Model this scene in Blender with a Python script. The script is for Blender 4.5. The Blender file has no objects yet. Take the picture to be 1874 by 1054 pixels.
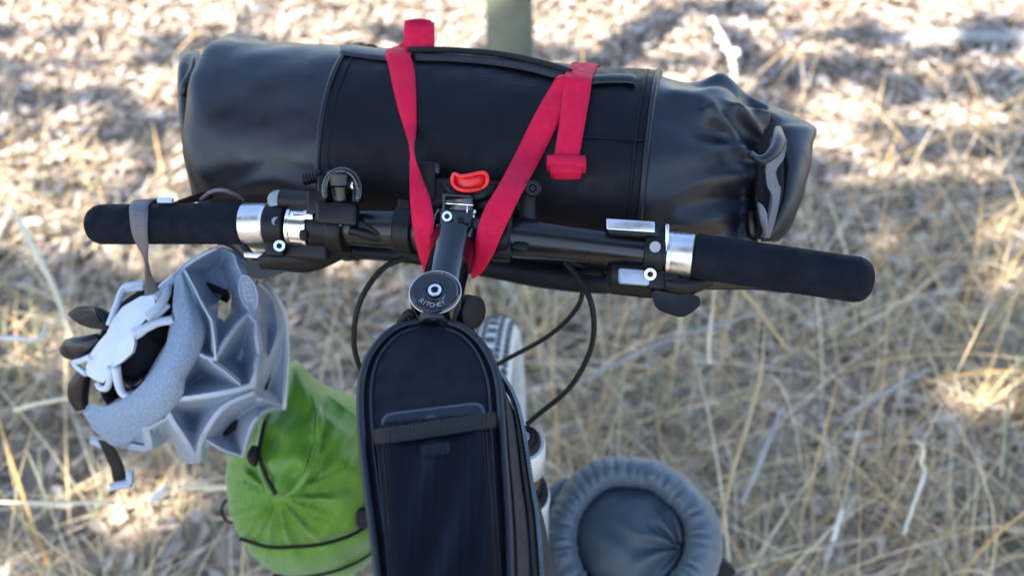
import bpy, math, random
import numpy as np
from mathutils import Vector, Matrix, Quaternion

random.seed(7)
rng = np.random.default_rng(11)
sc = bpy.context.scene
R = math.radians

# ------------------------------------------------------------------ camera
CAM = Vector((0.0, 0.0, 1.46))
PITCH = R(40)
FPX = 1822.0
FW = Vector((0, math.cos(PITCH), -math.sin(PITCH)))
UP = Vector((0, math.sin(PITCH), math.cos(PITCH)))
RT = Vector((1, 0, 0))
cam = bpy.data.cameras.new("camera")
cam.sensor_width = 36.0
cam.lens = FPX / 1874.0 * 36.0
cam.clip_start = 0.05
cam.clip_end = 2000
cam.dof.use_dof = True
cam.dof.focus_distance = 0.70
cam.dof.aperture_fstop = 5.0
camo = bpy.data.objects.new("camera", cam)
camo.location = CAM
camo.rotation_euler = (R(90) - PITCH, 0, 0)
sc.collection.objects.link(camo)
sc.camera = camo

# ------------------------------------------------------------------ light
SUN = Vector((-0.369, -0.493, 0.788)).normalized()
w = bpy.data.worlds.new("World")
sc.world = w
w.use_nodes = True
nt = w.node_tree
sky = nt.nodes.new("ShaderNodeTexSky")
sky.sky_type = 'NISHITA'
sky.sun_disc = False
sky.sun_elevation = math.asin(SUN.z)
sky.sun_rotation = math.atan2(SUN.x, SUN.y)
sky.air_density = 1.0
sky.dust_density = 0.6
sky.ozone_density = 1.0
bg = nt.nodes["Background"]
bg.inputs[1].default_value = 0.14
nt.links.new(sky.outputs[0], bg.inputs[0])
sl = bpy.data.lights.new("sun", 'SUN')
sl.energy = 5.0
sl.angle = R(0.5)
sl.color = (1.0, 0.94, 0.84)
slo = bpy.data.objects.new("sun", sl)
slo.rotation_euler = SUN.to_track_quat('Z', 'Y').to_euler()
slo.location = SUN * 12
sc.collection.objects.link(slo)
vs = sc.view_settings
vs.view_transform = 'Standard'
vs.look = 'None'
vs.gamma = 1.0
vs.use_curve_mapping = False
vs.exposure = 2.03
try:
    sc.cycles.use_denoising = True
    sc.cycles.max_bounces = 6
    sc.cycles.sample_clamp_indirect = 6.0
    sc.cycles.use_adaptive_sampling = True
except Exception:
    pass

# ------------------------------------------------------------------ helpers
def P(px, py, d):
    """point of the place that stands at depth d (metres) on the sight line of photo pixel (px, py)"""
    px, py, d = float(px), float(py), float(d)
    return CAM + d * (FW + RT * ((px - 937) / FPX) - UP * ((py - 527) / FPX))

def Pz(px, py, z):
    px, py = float(px), float(py)
    r = FW + RT * ((px - 937) / FPX) - UP * ((py - 527) / FPX)
    return CAM + r * ((z - CAM.z) / r.z)

def G(px, py):
    return Pz(px, py, 0.0)

def proj(p):
    q = Vector(p) - CAM
    d = q.dot(FW)
    return 937 + q.dot(RT) / d * FPX, 527 - q.dot(UP) / d * FPX, d

def V(*a):
    return Vector(a)

def link(o):
    sc.collection.objects.link(o)
    return o

def mesh_obj(name, verts, faces, mat=None, parent=None, smooth=True, mats=None, midx=None, sharp=None):
    me = bpy.data.meshes.new(name)
    me.from_pydata([tuple(v) for v in verts], [], faces)
    me.validate()
    if mats:
        for m in mats:
            me.materials.append(m)
        if midx:
            me.polygons.foreach_set("material_index", midx[:len(me.polygons)])
    elif mat:
        me.materials.append(mat)
    if smooth:
        me.polygons.foreach_set("use_smooth", [True] * len(me.polygons))
        if sharp:
            me.update()
            try:
                me.set_sharp_from_angle(angle=R(sharp))
            except Exception:
                pass
    me.update()
    o = bpy.data.objects.new(name, me)
    link(o)
    if parent is not None:
        attach(o, parent)
    return o

def attach(o, parent):
    o.parent = parent
    if parent.parent is None:           # parts keep their world-space shape under the thing's Empty
        o.matrix_parent_inverse = Matrix.Translation(-parent.location)

def thing(name, loc, label, cat, group=None):
    o = bpy.data.objects.new(name, None)
    o.location = loc
    o.empty_display_size = 0.05
    o["label"] = label
    o["category"] = cat
    if group:
        o["group"] = group
    link(o)
    return o

def tag(o, label, cat, group=None):
    o["label"] = label
    o["category"] = cat
    if group:
        o["group"] = group
    return o

class MB:
    def __init__(s):
        s.v = []; s.f = []
    def add(s, vf):
        v, f = vf
        n = len(s.v)
        s.v.extend(v)
        s.f.extend([tuple(i + n for i in q) for q in f])
        return s
    def obj(s, name, mat, parent=None, smooth=True, sharp=None):
        return mesh_obj(name, s.v, s.f, mat, parent, smooth, sharp=sharp)

def crom(pts, k=6, closed=False):
    """Catmull-Rom through a list of tuples/Vectors of any length"""
    a = [np.array(tuple(p), float) for p in pts]
    n = len(a)
    out = []
    segs = n if closed else n - 1
    for i in range(segs):
        if closed:
            p0, p1, p2, p3 = a[(i - 1) % n], a[i], a[(i + 1) % n], a[(i + 2) % n]
        else:
            p0 = a[i - 1] if i > 0 else 2 * a[0] - a[1]
            p1, p2 = a[i], a[i + 1]
            p3 = a[i + 2] if i + 2 < n else 2 * a[-1] - a[-2]
        for j in range(k):
            t = j / k
            out.append(0.5 * ((2 * p1) + (-p0 + p2) * t + (2 * p0 - 5 * p1 + 4 * p2 - p3) * t * t + (-p0 + 3 * p1 - 3 * p2 + p3) * t ** 3))
    if not closed:
        out.append(a[-1])
    return out

def grid_faces(nr, nc, wrap=False, caps=False):
    f = []
    m = nc if wrap else nc - 1
    for i in range(nr - 1):
        for j in range(m):
            k = (j + 1) % nc
            f.append((i * nc + j, i * nc + k, (i + 1) * nc + k, (i + 1) * nc + j))
    if caps:
        f.append(tuple(range(nc))[::-1])
        f.append(tuple((nr - 1) * nc + j for j in range(nc)))
    return f

def frames(pts, closed=False, hint=None):
    pts = [Vector(p) for p in pts]
    n = len(pts)
    tans = []
    for i in range(n):
        if closed:
            t = pts[(i + 1) % n] - pts[i - 1]
        else:
            t = pts[min(i + 1, n - 1)] - pts[max(i - 1, 0)]
        tans.append(t.normalized())
    h = Vector(hint) if hint is not None else (V(0, 0, 1) if abs(tans[0].z) < .9 else V(1, 0, 0))
    nrm = (h - tans[0] * h.dot(tans[0])).normalized()
    fr = []
    for i in range(n):
        t = tans[i]
        nrm = (nrm - t * nrm.dot(t))
        nrm = nrm.normalized() if nrm.length > 1e-8 else V(1, 0, 0)
        fr.append((pts[i], t, nrm, t.cross(nrm)))
    return fr

def tube(pts, r, n=12, closed=False, hint=None, ell=1.0, caps=True):
    """swept tube; r is a number or list; ell scales along the second axis"""
    fr = frames(pts, closed, hint)
    if not hasattr(r, '__len__'):
        r = [r] * len(fr)
    v = []
    for (p, t, a, b), rr in zip(fr, r):
        rr = float(rr)
        for j in range(n):
            an = 2 * math.pi * j / n
            v.append(p + a * (rr * math.cos(an)) + b * (rr * ell * math.sin(an)))
    f = grid_faces(len(fr), n, wrap=True, caps=(caps and not closed))
    if closed:
        m = len(fr)
        for j in range(n):
            k = (j + 1) % n
            f.append(((m - 1) * n + j, (m - 1) * n + k, k, j))
    return v, f

def smtube(pts, r, k=6, n=10, **kw):
    c = crom(pts, k)
    if hasattr(r, '__len__'):
        rr = [float(x[0]) for x in crom([(q,) for q in r], k)]
    else:
        rr = r
    return tube([Vector(p) for p in c], rr, n, **kw)

def lathe(o, axis, prof, n=24, hint=None, close=True):
    """prof: list of (distance along axis, radius)"""
    axis = Vector(axis).normalized()
    h = Vector(hint) if hint is not None else (V(0, 0, 1) if abs(axis.z) < .9 else V(1, 0, 0))
    a = (h - axis * h.dot(axis)).normalized()
    b = axis.cross(a)
    v = []
    for t, r in prof:
        for j in range(n):
            an = 2 * math.pi * j / n
            v.append(Vector(o) + axis * t + a * (r * math.cos(an)) + b * (r * math.sin(an)))
    return v, grid_faces(len(prof), n, wrap=True, caps=close)

def box(c, x, y, z, bev=0.0):
    """box with centre c and half-extent vectors x, y, z; bev chamfers the z edges round"""
    c = Vector(c); x = Vector(x); y = Vector(y); z = Vector(z)
    if bev <= 0:
        v = [c + x * i + y * j + z * k for k in (-1, 1) for (i, j) in ((-1, -1), (1, -1), (1, 1), (-1, 1))]
        return v, [(3, 2, 1, 0), (4, 5, 6, 7), (0, 1, 5, 4), (1, 2, 6, 5), (2, 3, 7, 6), (3, 0, 4, 7)]
    ring = []
    lx, ly, lz = x.length, y.length, z.length
    b = min(bev, lx * .95, ly * .95, lz * .9)
    for (sx, sy, a0) in ((1, 1, 0), (-1, 1, 90), (-1, -1, 180), (1, -1, 270)):
        for k in range(4):
            an = R(a0 + 30 * k)
            ring.append((sx * (lx - b), sy * (ly - b), math.cos(an), math.sin(an)))
    v = []
    lay = [(-1, 1 - .999), (-1 + b / lz * .3, .7), (-1 + b / lz, 1), (1 - b / lz, 1), (1 - b / lz * .3, .7), (1, 1 - .999)]
    xn, yn = x / lx, y / ly
    for zz, s in lay:
        for (bx, by, ca, sa) in ring:
            v.append(c + xn * (bx + b * s * ca) + yn * (by + b * s * sa) + z * zz)
    return v, grid_faces(len(lay), 16, wrap=True, caps=True)

def ribbon(pairs, t=0.0012, k=5, nside=None, bulge=0.0):
    """closed strap of thickness t through (left, right) edge point pairs"""
    data = crom([tuple(a) + tuple(b) for a, b in pairs], k)
    L = [Vector(q[:3]) for q in data]
    Rr = [Vector(q[3:]) for q in data]
    v = []
    n = len(L)
    M = 5
    for i in range(n):
        tan = ((L[min(i + 1, n - 1)] + Rr[min(i + 1, n - 1)]) - (L[max(i - 1, 0)] + Rr[max(i - 1, 0)])).normalized()
        wv = Rr[i] - L[i]
        nr = wv.cross(tan)
        nr = nr.normalized() if nr.length > 1e-9 else V(0, 0, 1)
        for m in range(M):
            u = m / (M - 1)
            v.append(L[i] + wv * u + nr * (t / 2 * (1 if 0 < m < M - 1 else .4) + bulge * 4 * u * (1 - u)))
        for m in range(M):
            u = 1 - m / (M - 1)
            v.append(L[i] + wv * u - nr * (t / 2 * (1 if 0 < m < M - 1 else .4) - bulge * 4 * u * (1 - u)))
    return v, grid_faces(n, 2 * M, wrap=True, caps=True)

def prism(poly, back):
    """polygon with thickness: front face fan round its centroid, back face moved by vector back"""
    poly = [Vector(p) for p in poly]
    n = len(poly)
    c = sum(poly, Vector()) / n
    v = poly + [c] + [p + back for p in poly] + [c + back]
    f = []
    for i in range(n):
        j = (i + 1) % n
        f.append((i, j, n))
        f.append((n + 1 + j, n + 1 + i, 2 * n + 1))
        f.append((j, i, n + 1 + i, n + 1 + j))
    return v, f

# ------------------------------------------------------------------ materials
def mat(name, col, rough=.5, metal=0.0, spec=.5, coat=0.0, coat_rough=.1, noise=None, bump=None, weave=None, sheen=0.0):
    """noise=(scale, amount, second colour); bump=(scale, strength, distance); weave=(scale, strength)"""
    m = bpy.data.materials.new(name)
    m.use_nodes = True
    n, l = m.node_tree.nodes, m.node_tree.links
    b = n["Principled BSDF"]
    b.inputs["Base Color"].default_value = (*col, 1)
    b.inputs["Roughness"].default_value = rough
    b.inputs["Metallic"].default_value = metal
    b.inputs["Specular IOR Level"].default_value = spec
    b.inputs["Coat Weight"].default_value = coat
    b.inputs["Coat Roughness"].default_value = coat_rough
    if sheen:
        b.inputs["Sheen Weight"].default_value = sheen
    tc = n.new("ShaderNodeTexCoord")
    if noise:
        t = n.new("ShaderNodeTexNoise"); t.inputs["Scale"].default_value = noise[0]
        t.inputs["Detail"].default_value = 5
        l.new(tc.outputs["Object"], t.inputs["Vector"])
        rp = n.new("ShaderNodeValToRGB")
        rp.color_ramp.elements[0].position = .5 - noise[1] / 2
        rp.color_ramp.elements[1].position = .5 + noise[1] / 2
        rp.color_ramp.elements[0].color = (*col, 1)
        rp.color_ramp.elements[1].color = (*noise[2], 1)
        l.new(t.outputs["Fac"], rp.inputs[0])
        l.new(rp.outputs[0], b.inputs["Base Color"])
        t9 = n.new("ShaderNodeTexNoise"); t9.inputs["Scale"].default_value = noise[0] * 3.1; t9.inputs["Detail"].default_value = 7
        l.new(tc.outputs["Object"], t9.inputs["Vector"])
        mr = n.new("ShaderNodeMapRange"); mr.inputs[1].default_value = .3; mr.inputs[2].default_value = .7
        mr.inputs[3].default_value = max(.03, rough * .78); mr.inputs[4].default_value = min(1, rough * 1.3)
        l.new(t9.outputs["Fac"], mr.inputs[0]); l.new(mr.outputs[0], b.inputs["Roughness"])
    last = None
    if bump:
        t = n.new("ShaderNodeTexNoise"); t.inputs["Scale"].default_value = bump[0]
        t.inputs["Detail"].default_value = 6
        l.new(tc.outputs["Object"], t.inputs["Vector"])
        bp = n.new("ShaderNodeBump"); bp.inputs["Strength"].default_value = bump[1]
        bp.inputs["Distance"].default_value = bump[2]
        l.new(t.outputs["Fac"], bp.inputs["Height"])
        last = bp
    if weave:
        for ax in ('X', 'Y', 'Z') if len(weave) < 3 else weave[2]:
            t = n.new("ShaderNodeTexWave"); t.bands_direction = ax
            t.inputs["Scale"].default_value = weave[0]
            l.new(tc.outputs["Object"], t.inputs["Vector"])
            bp = n.new("ShaderNodeBump"); bp.inputs["Strength"].default_value = weave[1]
            bp.inputs["Distance"].default_value = .0006
            l.new(t.outputs["Fac"], bp.inputs["Height"])
            if last:
                l.new(last.outputs[0], bp.inputs["Normal"])
            last = bp
    if last:
        l.new(last.outputs[0], b.inputs["Normal"])
    return m

def island_mat(name, stops, rough=.8, translucent=0.0):
    """every separate blade or leaf takes its own natural colour"""
    m = bpy.data.materials.new(name)
    m.use_nodes = True
    n, l = m.node_tree.nodes, m.node_tree.links
    b = n["Principled BSDF"]
    g = n.new("ShaderNodeNewGeometry")
    rp = n.new("ShaderNodeValToRGB")
    cr = rp.color_ramp
    while len(cr.elements) < len(stops):
        cr.elements.new(.5)
    for i, c in enumerate(stops):
        cr.elements[i].position = i / (len(stops) - 1)
        cr.elements[i].color = (*c, 1)
    l.new(g.outputs["Random Per Island"], rp.inputs[0])
    tc = n.new("ShaderNodeTexCoord")
    t = n.new("ShaderNodeTexNoise"); t.inputs["Scale"].default_value = 90; t.inputs["Detail"].default_value = 3
    l.new(tc.outputs["Object"], t.inputs["Vector"])
    mx = n.new("ShaderNodeMix"); mx.data_type = 'RGBA'; mx.blend_type = 'MULTIPLY'
    r2 = n.new("ShaderNodeValToRGB")
    r2.color_ramp.elements[0].color = (.55, .5, .45, 1); r2.color_ramp.elements[0].position = .3
    r2.color_ramp.elements[1].color = (1, 1, 1, 1); r2.color_ramp.elements[1].position = .6
    l.new(t.outputs["Fac"], r2.inputs[0])
    mx.inputs["Factor"].default_value = .6
    l.new(rp.outputs[0], mx.inputs["A"]); l.new(r2.outputs[0], mx.inputs["B"])
    l.new(mx.outputs["Result"], b.inputs["Base Color"])
    b.inputs["Roughness"].default_value = rough
    return m

M = dict(
    foam=mat("foam", (.0035, .0052, .0088), .8, spec=.12, bump=(420, .45, .0008), noise=(30, .5, (.005, .0072, .012))),
    bar=mat("bar_black", (.0022, .003, .0045), .3, spec=.35, coat=.12, coat_rough=.15, noise=(14, .6, (.004, .005, .0075))),
    gloss=mat("gloss_black", (.0015, .002, .0035), .13, spec=.42, coat=.4, coat_rough=.03, bump=(60, .05, .001)),
    black=mat("black_plastic", (.0025, .003, .0042), .42, spec=.22, bump=(250, .15, .0006)),
    chrome=mat("polished_alloy", (.75, .76, .78), .16, metal=1.0, bump=(90, .04, .001)),
    alloy=mat("satin_alloy", (.62, .63, .65), .33, metal=1.0, noise=(70, .5, (.5, .5, .51)), bump=(160, .06, .0006)),
    vinyl=mat("coated_fabric", (.0018, .0038, .0080), .37, spec=.38, coat=.08, coat_rough=.3, noise=(18, .6, (.0038, .0065, .0135)), bump=(22, .25, .004)),
    sleeve=mat("ripstop_fabric", (.0014, .0026, .0052), .46, spec=.17, noise=(26, .5, (.0024, .0038, .0066)), bump=(30, .3, .004), weave=(400, .12, 'XZ')),
    lining=mat("grey_coated_lining", (.12, .12, .125), .45, spec=.6, bump=(30, .3, .003)),
    red=mat("red_webbing", (.52, .004, .040), .7, spec=.2, weave=(300, .12, 'XZ'), noise=(60, .5, (.44, .003, .032)), bump=(700, .3, .0006)),
    redp=mat("red_plastic", (.68, .012, .012), .35, spec=.5, bump=(80, .05, .001)),
    bagtop=mat("navy_black_fabric", (.0026, .0045, .0092), .6, spec=.16, weave=(260, .4, 'XY'), noise=(30, .5, (.0028, .0048, .0100)), bump=(26, .2, .003)),
    bagside=mat("charcoal_fabric", (.028, .027, .029), .7, spec=.25, weave=(190, .3, 'YZ'), noise=(22, .5, (.020, .020, .023)), bump=(24, .4, .004)),
    meshy=mat("elastic_mesh", (.0015, .0033, .0088), .5, spec=.16, weave=(62, 1.0, 'X'), bump=(20, .2, .003)),
    piping=mat("piping", (.0030, .0050, .0100), .4, spec=.35, bump=(200, .1, .0006)),
    webb=mat("black_webbing", (.0035, .0042, .006), .7, spec=.3, weave=(140, .6, 'XY')),
    phone=mat("phone_glass", (.003, .007, .014), .3, spec=.3, coat=.0, coat_rough=.1, noise=(40, .5, (.006, .010, .018))),
    phonerim=mat("phone_rim", (.035, .048, .070), .4, spec=.5),
    helmet=mat("helmet_paint", (.205, .25, .32), .34, spec=.5, coat=.6, coat_rough=.12, noise=(35, .4, (.24, .29, .365)), bump=(12, .1, .003)),
    helmetdark=mat("helmet_dark_paint", (.14, .18, .25), .36, spec=.5, coat=.4, noise=(30, .5, (.10, .135, .195)), bump=(12, .1, .003)),  # darker blue grey paint of the oval badge
    eps=mat("speckled_foam", (.125, .17, .235), .6, spec=.35, noise=(620, .25, (.19, .25, .33)), bump=(500, .3, .0006)),
    white=mat("milky_plastic", (.42, .47, .54), .4, spec=.5, noise=(60, .5, (.37, .42, .48)), bump=(40, .1, .001)),
    pad=mat("black_pad", (.008, .008, .011), .85, spec=.2, bump=(200, .5, .001)),
    greystrap=mat("grey_webbing", (.10, .105, .12), .7, spec=.3, weave=(150, .5, 'XZ'), noise=(60, .3, (.13, .11, .11))),
    green=mat("green_nylon", (.060, .160, .003), .42, spec=.35, noise=(9, .7, (.075, .190, .005)), bump=(60, .12, .002), sheen=.2),
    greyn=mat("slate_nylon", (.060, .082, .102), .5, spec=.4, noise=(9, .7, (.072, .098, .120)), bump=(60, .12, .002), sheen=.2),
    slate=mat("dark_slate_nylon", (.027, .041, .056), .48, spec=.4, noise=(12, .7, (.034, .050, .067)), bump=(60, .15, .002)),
    whitep=mat("white_fork_paint", (.50, .53, .54), .22, spec=.5, coat=.6, noise=(16, .5, (.44, .46, .46))),
    tyre=mat("dusty_tyre", (.42, .42, .41), .85, spec=.2, noise=(50, .5, (.62, .60, .56)), bump=(300, .5, .001)),
    knob=mat("tyre_knob", (.05, .055, .065), .8, spec=.2, noise=(80, .5, (.16, .16, .16))),
    dull=mat("dull_alloy", (.20, .21, .20), .3, metal=1.0, bump=(120, .08, .001)),
    rubber=mat("rubber", (.005, .005, .006), .6, spec=.25, bump=(160, .2, .0006)),
    post=mat("weathered_post_wood", (.10, .11, .075), .9, spec=.15, noise=(10, .6, (.20, .20, .145)), bump=(24, .8, .01), weave=(9, .5, 'X')),
    stick=mat("weathered_branch", (.22, .21, .20), .9, spec=.15, noise=(20, .5, (.36, .34, .31)), bump=(60, .8, .006)),
    straw=mat("straw", (.55, .46, .30), .7, spec=.25, noise=(26, .5, (.66, .58, .40)), bump=(120, .3, .001)),
    strawdark=mat("old_straw", (.40, .28, .13), .7, spec=.25, noise=(26, .5, (.50, .38, .20)), bump=(120, .3, .001)),
    pale=mat("bleached_stem", (.62, .60, .55), .7, spec=.25, noise=(30, .5, (.48, .45, .42)), bump=(120, .3, .001)),
    bark=mat("bark", (.12, .09, .065), .95, spec=.1, noise=(6, .6, (.22, .18, .14)), bump=(9, 1, .03)),
)
# ------------------------------------------------------------------ ground
def vnoise(x, y, s, seed=0):
    """smooth pseudo-random field from a few rotated sines, about -1..1"""
    r_ = np.random.default_rng(100 + seed)
    o = np.zeros_like(np.asarray(x, float))
    for i in range(7):
        a = r_.uniform(0, 2 * math.pi); f = (2 * math.pi / s) * r_.uniform(.6, 1.7); ph = r_.uniform(0, 6.28)
        o = o + np.sin((x * math.cos(a) + y * math.sin(a)) * f + ph)
    return o / 3.2

def gh(x, y):
    return .018 * vnoise(x, y, 1.3, 1) + .008 * vnoise(x, y, .35, 2) - .01

gx = np.concatenate([-np.geomspace(600, 4.2, 22), np.linspace(-4, 4, 130), np.geomspace(4.2, 600, 22)])
gy = np.concatenate([-np.geomspace(600, 2.2, 20), np.linspace(-2, 7, 150), np.geomspace(7.2, 900, 24)])
X, Y = np.meshgrid(gx, gy)
near = (np.abs(X) < 4.1) & (Y > -2.1) & (Y < 7.1)
Z = np.where(near, gh(X, Y), -.012)
vv = np.stack([X.ravel(), Y.ravel(), Z.ravel()], 1)
gm = bpy.data.materials.new("dry_forest_soil"); gm.use_nodes = True
n, l = gm.node_tree.nodes, gm.node_tree.links
b = n["Principled BSDF"]; b.inputs["Roughness"].default_value = .95; b.inputs["Specular IOR Level"].default_value = .1
tc = n.new("ShaderNodeTexCoord")
t1 = n.new("ShaderNodeTexVoronoi"); t1.inputs["Scale"].default_value = 34
t2 = n.new("ShaderNodeTexNoise"); t2.inputs["Scale"].default_value = 3; t2.inputs["Detail"].default_value = 8
l.new(tc.outputs["Object"], t1.inputs["Vector"]); l.new(tc.outputs["Object"], t2.inputs["Vector"])
r1 = n.new("ShaderNodeValToRGB"); e = r1.color_ramp.elements
e[0].color = (.10, .075, .055, 1); e[1].color = (.42, .36, .29, 1); e.new(.5).color = (.24, .19, .145, 1)
sp = n.new("ShaderNodeSeparateColor"); l.new(t1.outputs["Color"], sp.inputs[0])
mm = n.new("ShaderNodeMath"); mm.operation = 'ADD'
m2 = n.new("ShaderNodeMath"); m2.operation = 'MULTIPLY'; m2.inputs[1].default_value = .55
l.new(sp.outputs[0], m2.inputs[0]); l.new(m2.outputs[0], mm.inputs[0])
m3 = n.new("ShaderNodeMath"); m3.operation = 'MULTIPLY'; m3.inputs[1].default_value = .45
l.new(t2.outputs["Fac"], m3.inputs[0]); l.new(m3.outputs[0], mm.inputs[1])
l.new(mm.outputs[0], r1.inputs[0]); l.new(r1.outputs[0], b.inputs["Base Color"])
bp = n.new("ShaderNodeBump"); bp.inputs["Strength"].default_value = .8; bp.inputs["Distance"].default_value = .02
l.new(mm.outputs[0], bp.inputs["Height"]); l.new(bp.outputs[0], b.inputs["Normal"])
g = mesh_obj("ground", vv.tolist(), grid_faces(len(gy), len(gx)), gm)
g["kind"] = "structure"

def stuff_mesh(name, V_, F_, m, smooth=False):
    me = bpy.data.meshes.new(name)
    nv, nf = len(V_), len(F_)
    me.vertices.add(nv); me.vertices.foreach_set("co", V_.astype(np.float32).ravel())
    k = F_.shape[1]
    me.loops.add(nf * k); me.loops.foreach_set("vertex_index", F_.astype(np.int32).ravel())
    me.polygons.add(nf)
    me.polygons.foreach_set("loop_start", np.arange(0, nf * k, k, dtype=np.int32))
    try:
        me.polygons.foreach_set("loop_total", np.full(nf, k, dtype=np.int32))
    except Exception:
        pass
    me.materials.append(m)
    me.update(calc_edges=True)
    if smooth:
        me.polygons.foreach_set("use_smooth", np.ones(nf, bool))
    o = bpy.data.objects.new(name, me); link(o)
    return o

def leaves(name, n_, cx, cy, cz, L, W, tilt, m, rg, curl=.25, yaw=None):
    """n_ bent leaves, each 8 vertices and 6 quads-ish faces"""
    ya = rg.uniform(0, 2 * math.pi, n_) if yaw is None else yaw
    pt = rg.normal(0, tilt, n_); rl = rg.normal(0, tilt, n_)
    prof = [(-.5, 0.12), (-.18, .5), (.2, .42), (.5, .06)]
    co = []
    cu = rg.normal(0, curl, n_)
    fold = np.abs(rg.normal(0, .25, n_))
    for (u, wd) in prof:
        for s in (-1, 0, 1):
            lx = u * L; ly = s * wd * W; lz = cu * L * (u * u) * 2 + (fold * W * wd if s != 0 else 0)
            co.append((lx, ly, lz))
    co = np.array([[np.broadcast_to(q, (n_,)) for q in c] for c in co])  # 12,3,n
    x, y, z = co[:, 0], co[:, 1], co[:, 2]
    y2 = y * np.cos(rl) - z * np.sin(rl); z2 = y * np.sin(rl) + z * np.cos(rl)
    x3 = x * np.cos(pt) + z2 * np.sin(pt); z3 = -x * np.sin(pt) + z2 * np.cos(pt)
    x4 = x3 * np.cos(ya) - y2 * np.sin(ya) + cx; y4 = x3 * np.sin(ya) + y2 * np.cos(ya) + cy
    V_ = np.stack([x4, y4, z3 + cz], -1).transpose(1, 0, 2).reshape(-1, 3)
    fs = []
    for i in range(3):
        for j in range(2):
            fs.append((i * 3 + j, i * 3 + j + 1, i * 3 + 4 + j, i * 3 + 3 + j))
    F_ = (np.arange(n_)[:, None, None] * 12 + np.array(fs)[None]).reshape(-1, 4)
    return stuff_mesh(name, V_, F_, m)

def scatter(n_, x0, x1, y0, y1, dens, rg):
    xs = rg.uniform(x0, x1, n_ * 3); ys = rg.uniform(y0, y1, n_ * 3)
    k = rg.uniform(0, 1, n_ * 3) < dens(xs, ys)
    return xs[k][:n_], ys[k][:n_]

litter_m = island_mat("leaf_litter", [(.13, .085, .055), (.34, .26, .19), (.50, .42, .34), (.23, .155, .10), (.56, .48, .40), (.40, .30, .21), (.64, .56, .47), (.18, .125, .085), (.43, .35, .28)], .75)
xs, ys = scatter(46000, -2.9, 2.9, .75, 5.2, lambda x, y: np.clip(.45 + .35 * (y - 1.2) + .25 * vnoise(x, y, .7, 5) - .28 * ((x > -.1) & (y < 1.75)), .10, 1) * (np.abs(x) < .65 + y * .62), rng)
nL = len(xs)
o = leaves("leaf_litter", nL, xs, ys, gh(xs, ys) + rng.uniform(.004, .035, nL), rng.uniform(.016, .058, nL), rng.uniform(.007, .024, nL), .38, litter_m, rng)
o["kind"] = "stuff"
bm_ = island_mat("bark_chips", [(.18, .13, .10), (.34, .28, .24), (.46, .42, .39), (.26, .18, .13), (.40, .34, .30)], .85)
xs, ys = scatter(9000, -3.2, 3.2, 1.2, 6, lambda x, y: np.clip(.3 + .35 * (y - 1.4), .05, 1) * (np.abs(x) < .7 + y * .62), rng)
o = leaves("bark_litter", len(xs), xs, ys, gh(xs, ys) + rng.uniform(.01, .045, len(xs)), rng.uniform(.02, .09, len(xs)), rng.uniform(.010, .030, len(xs)), .3, bm_, rng, curl=.08)
o["kind"] = "stuff"
xs, ys = scatter(9000, -9, 9, 4.6, 13, lambda x, y: np.ones_like(x), rng)
o = leaves("far_leaf_litter", len(xs), xs, ys, -.005 + rng.uniform(0, .03, len(xs)), rng.uniform(.04, .1, len(xs)), rng.uniform(.02, .05, len(xs)), .25, litter_m, rng)
o["kind"] = "stuff"

def blades(name, n_, cx, cy, L, W, lean, m, rg, seg=6, droop=.6, z0=None, yaw=None):
    ya = rg.uniform(0, 2 * math.pi, n_) if yaw is None else yaw
    th = np.clip(np.abs(rg.normal(lean[0], lean[1], n_)), 0, 1.5)     # lean from the vertical at the root
    dr = np.abs(rg.normal(droop, droop * .6, n_))
    side = rg.normal(0, .25, n_)
    px = np.array(cx, float); py = np.array(cy, float); pz = gh(px, py) if z0 is None else z0
    rows = []
    wa = ya + math.pi / 2 + rg.normal(0, .6, n_)
    for i in range(seg + 1):
        u = i / seg
        ww = W * (1 - .75 * u) * .5
        rows.append((px - np.cos(wa) * ww, py - np.sin(wa) * ww, pz.copy()))
        rows.append((px + np.cos(wa) * ww, py + np.sin(wa) * ww, pz + ww * .3))
        st = L / seg
        px = px + np.sin(th) * np.cos(ya) * st; py = py + np.sin(th) * np.sin(ya) * st
        pz = np.maximum(pz + np.cos(th) * st, .004 + .02 * u)
        th = np.minimum(th + dr / seg * (1 + u), 2.3); ya = ya + side / seg
    V_ = np.array(rows).transpose(2, 0, 1).reshape(-1, 3)
    fs = np.array([(2 * i, 2 * i + 1, 2 * i + 3, 2 * i + 2) for i in range(seg)])
    F_ = (np.arange(n_)[:, None, None] * (2 * (seg + 1)) + fs[None]).reshape(-1, 4)
    return stuff_mesh(name, V_, F_, m)

straw_m = island_mat("dry_grass_straw", [(.34, .20, .08), (.64, .46, .24), (.46, .28, .10), (.74, .60, .38), (.58, .38, .16), (.66, .53, .35), (.14, .09, .045), (.78, .69, .52), (.32, .30, .16), (.24, .15, .07)], .7)
greenish_m = island_mat("fading_green_grass", [(.13, .16, .07), (.20, .24, .12), (.16, .20, .14), (.26, .27, .15)], .7)
def gd(x, y):      # where the tall dry grass stands: front right, thinner front left
    r_ = 1 / (1 + np.exp(-(x - .05) * 7)) * 1 / (1 + np.exp((y - 1.62 - .22 * np.clip(x, 0, 1.5)) * 6))
    l_ = .62 / (1 + np.exp((y - 2.0) * 5)) * (x < .1)
    patch = np.clip(.58 + .9 * vnoise(x, y, .42, 9), .08, 1)
    return (r_ + l_) * patch * (np.abs(x) < .8 + y * .7)
xs, ys = scatter(5200, -1.7, 2.1, .62, 3.1, gd, rng)
kk = rng.integers(0, 330, len(xs)); tf = rng.uniform(0, 1, len(xs)) < .65
xs = np.where(tf, xs[kk] + rng.normal(0, .022, len(xs)), xs); ys = np.where(tf, ys[kk] + rng.normal(0, .022, len(ys)), ys)
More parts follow.
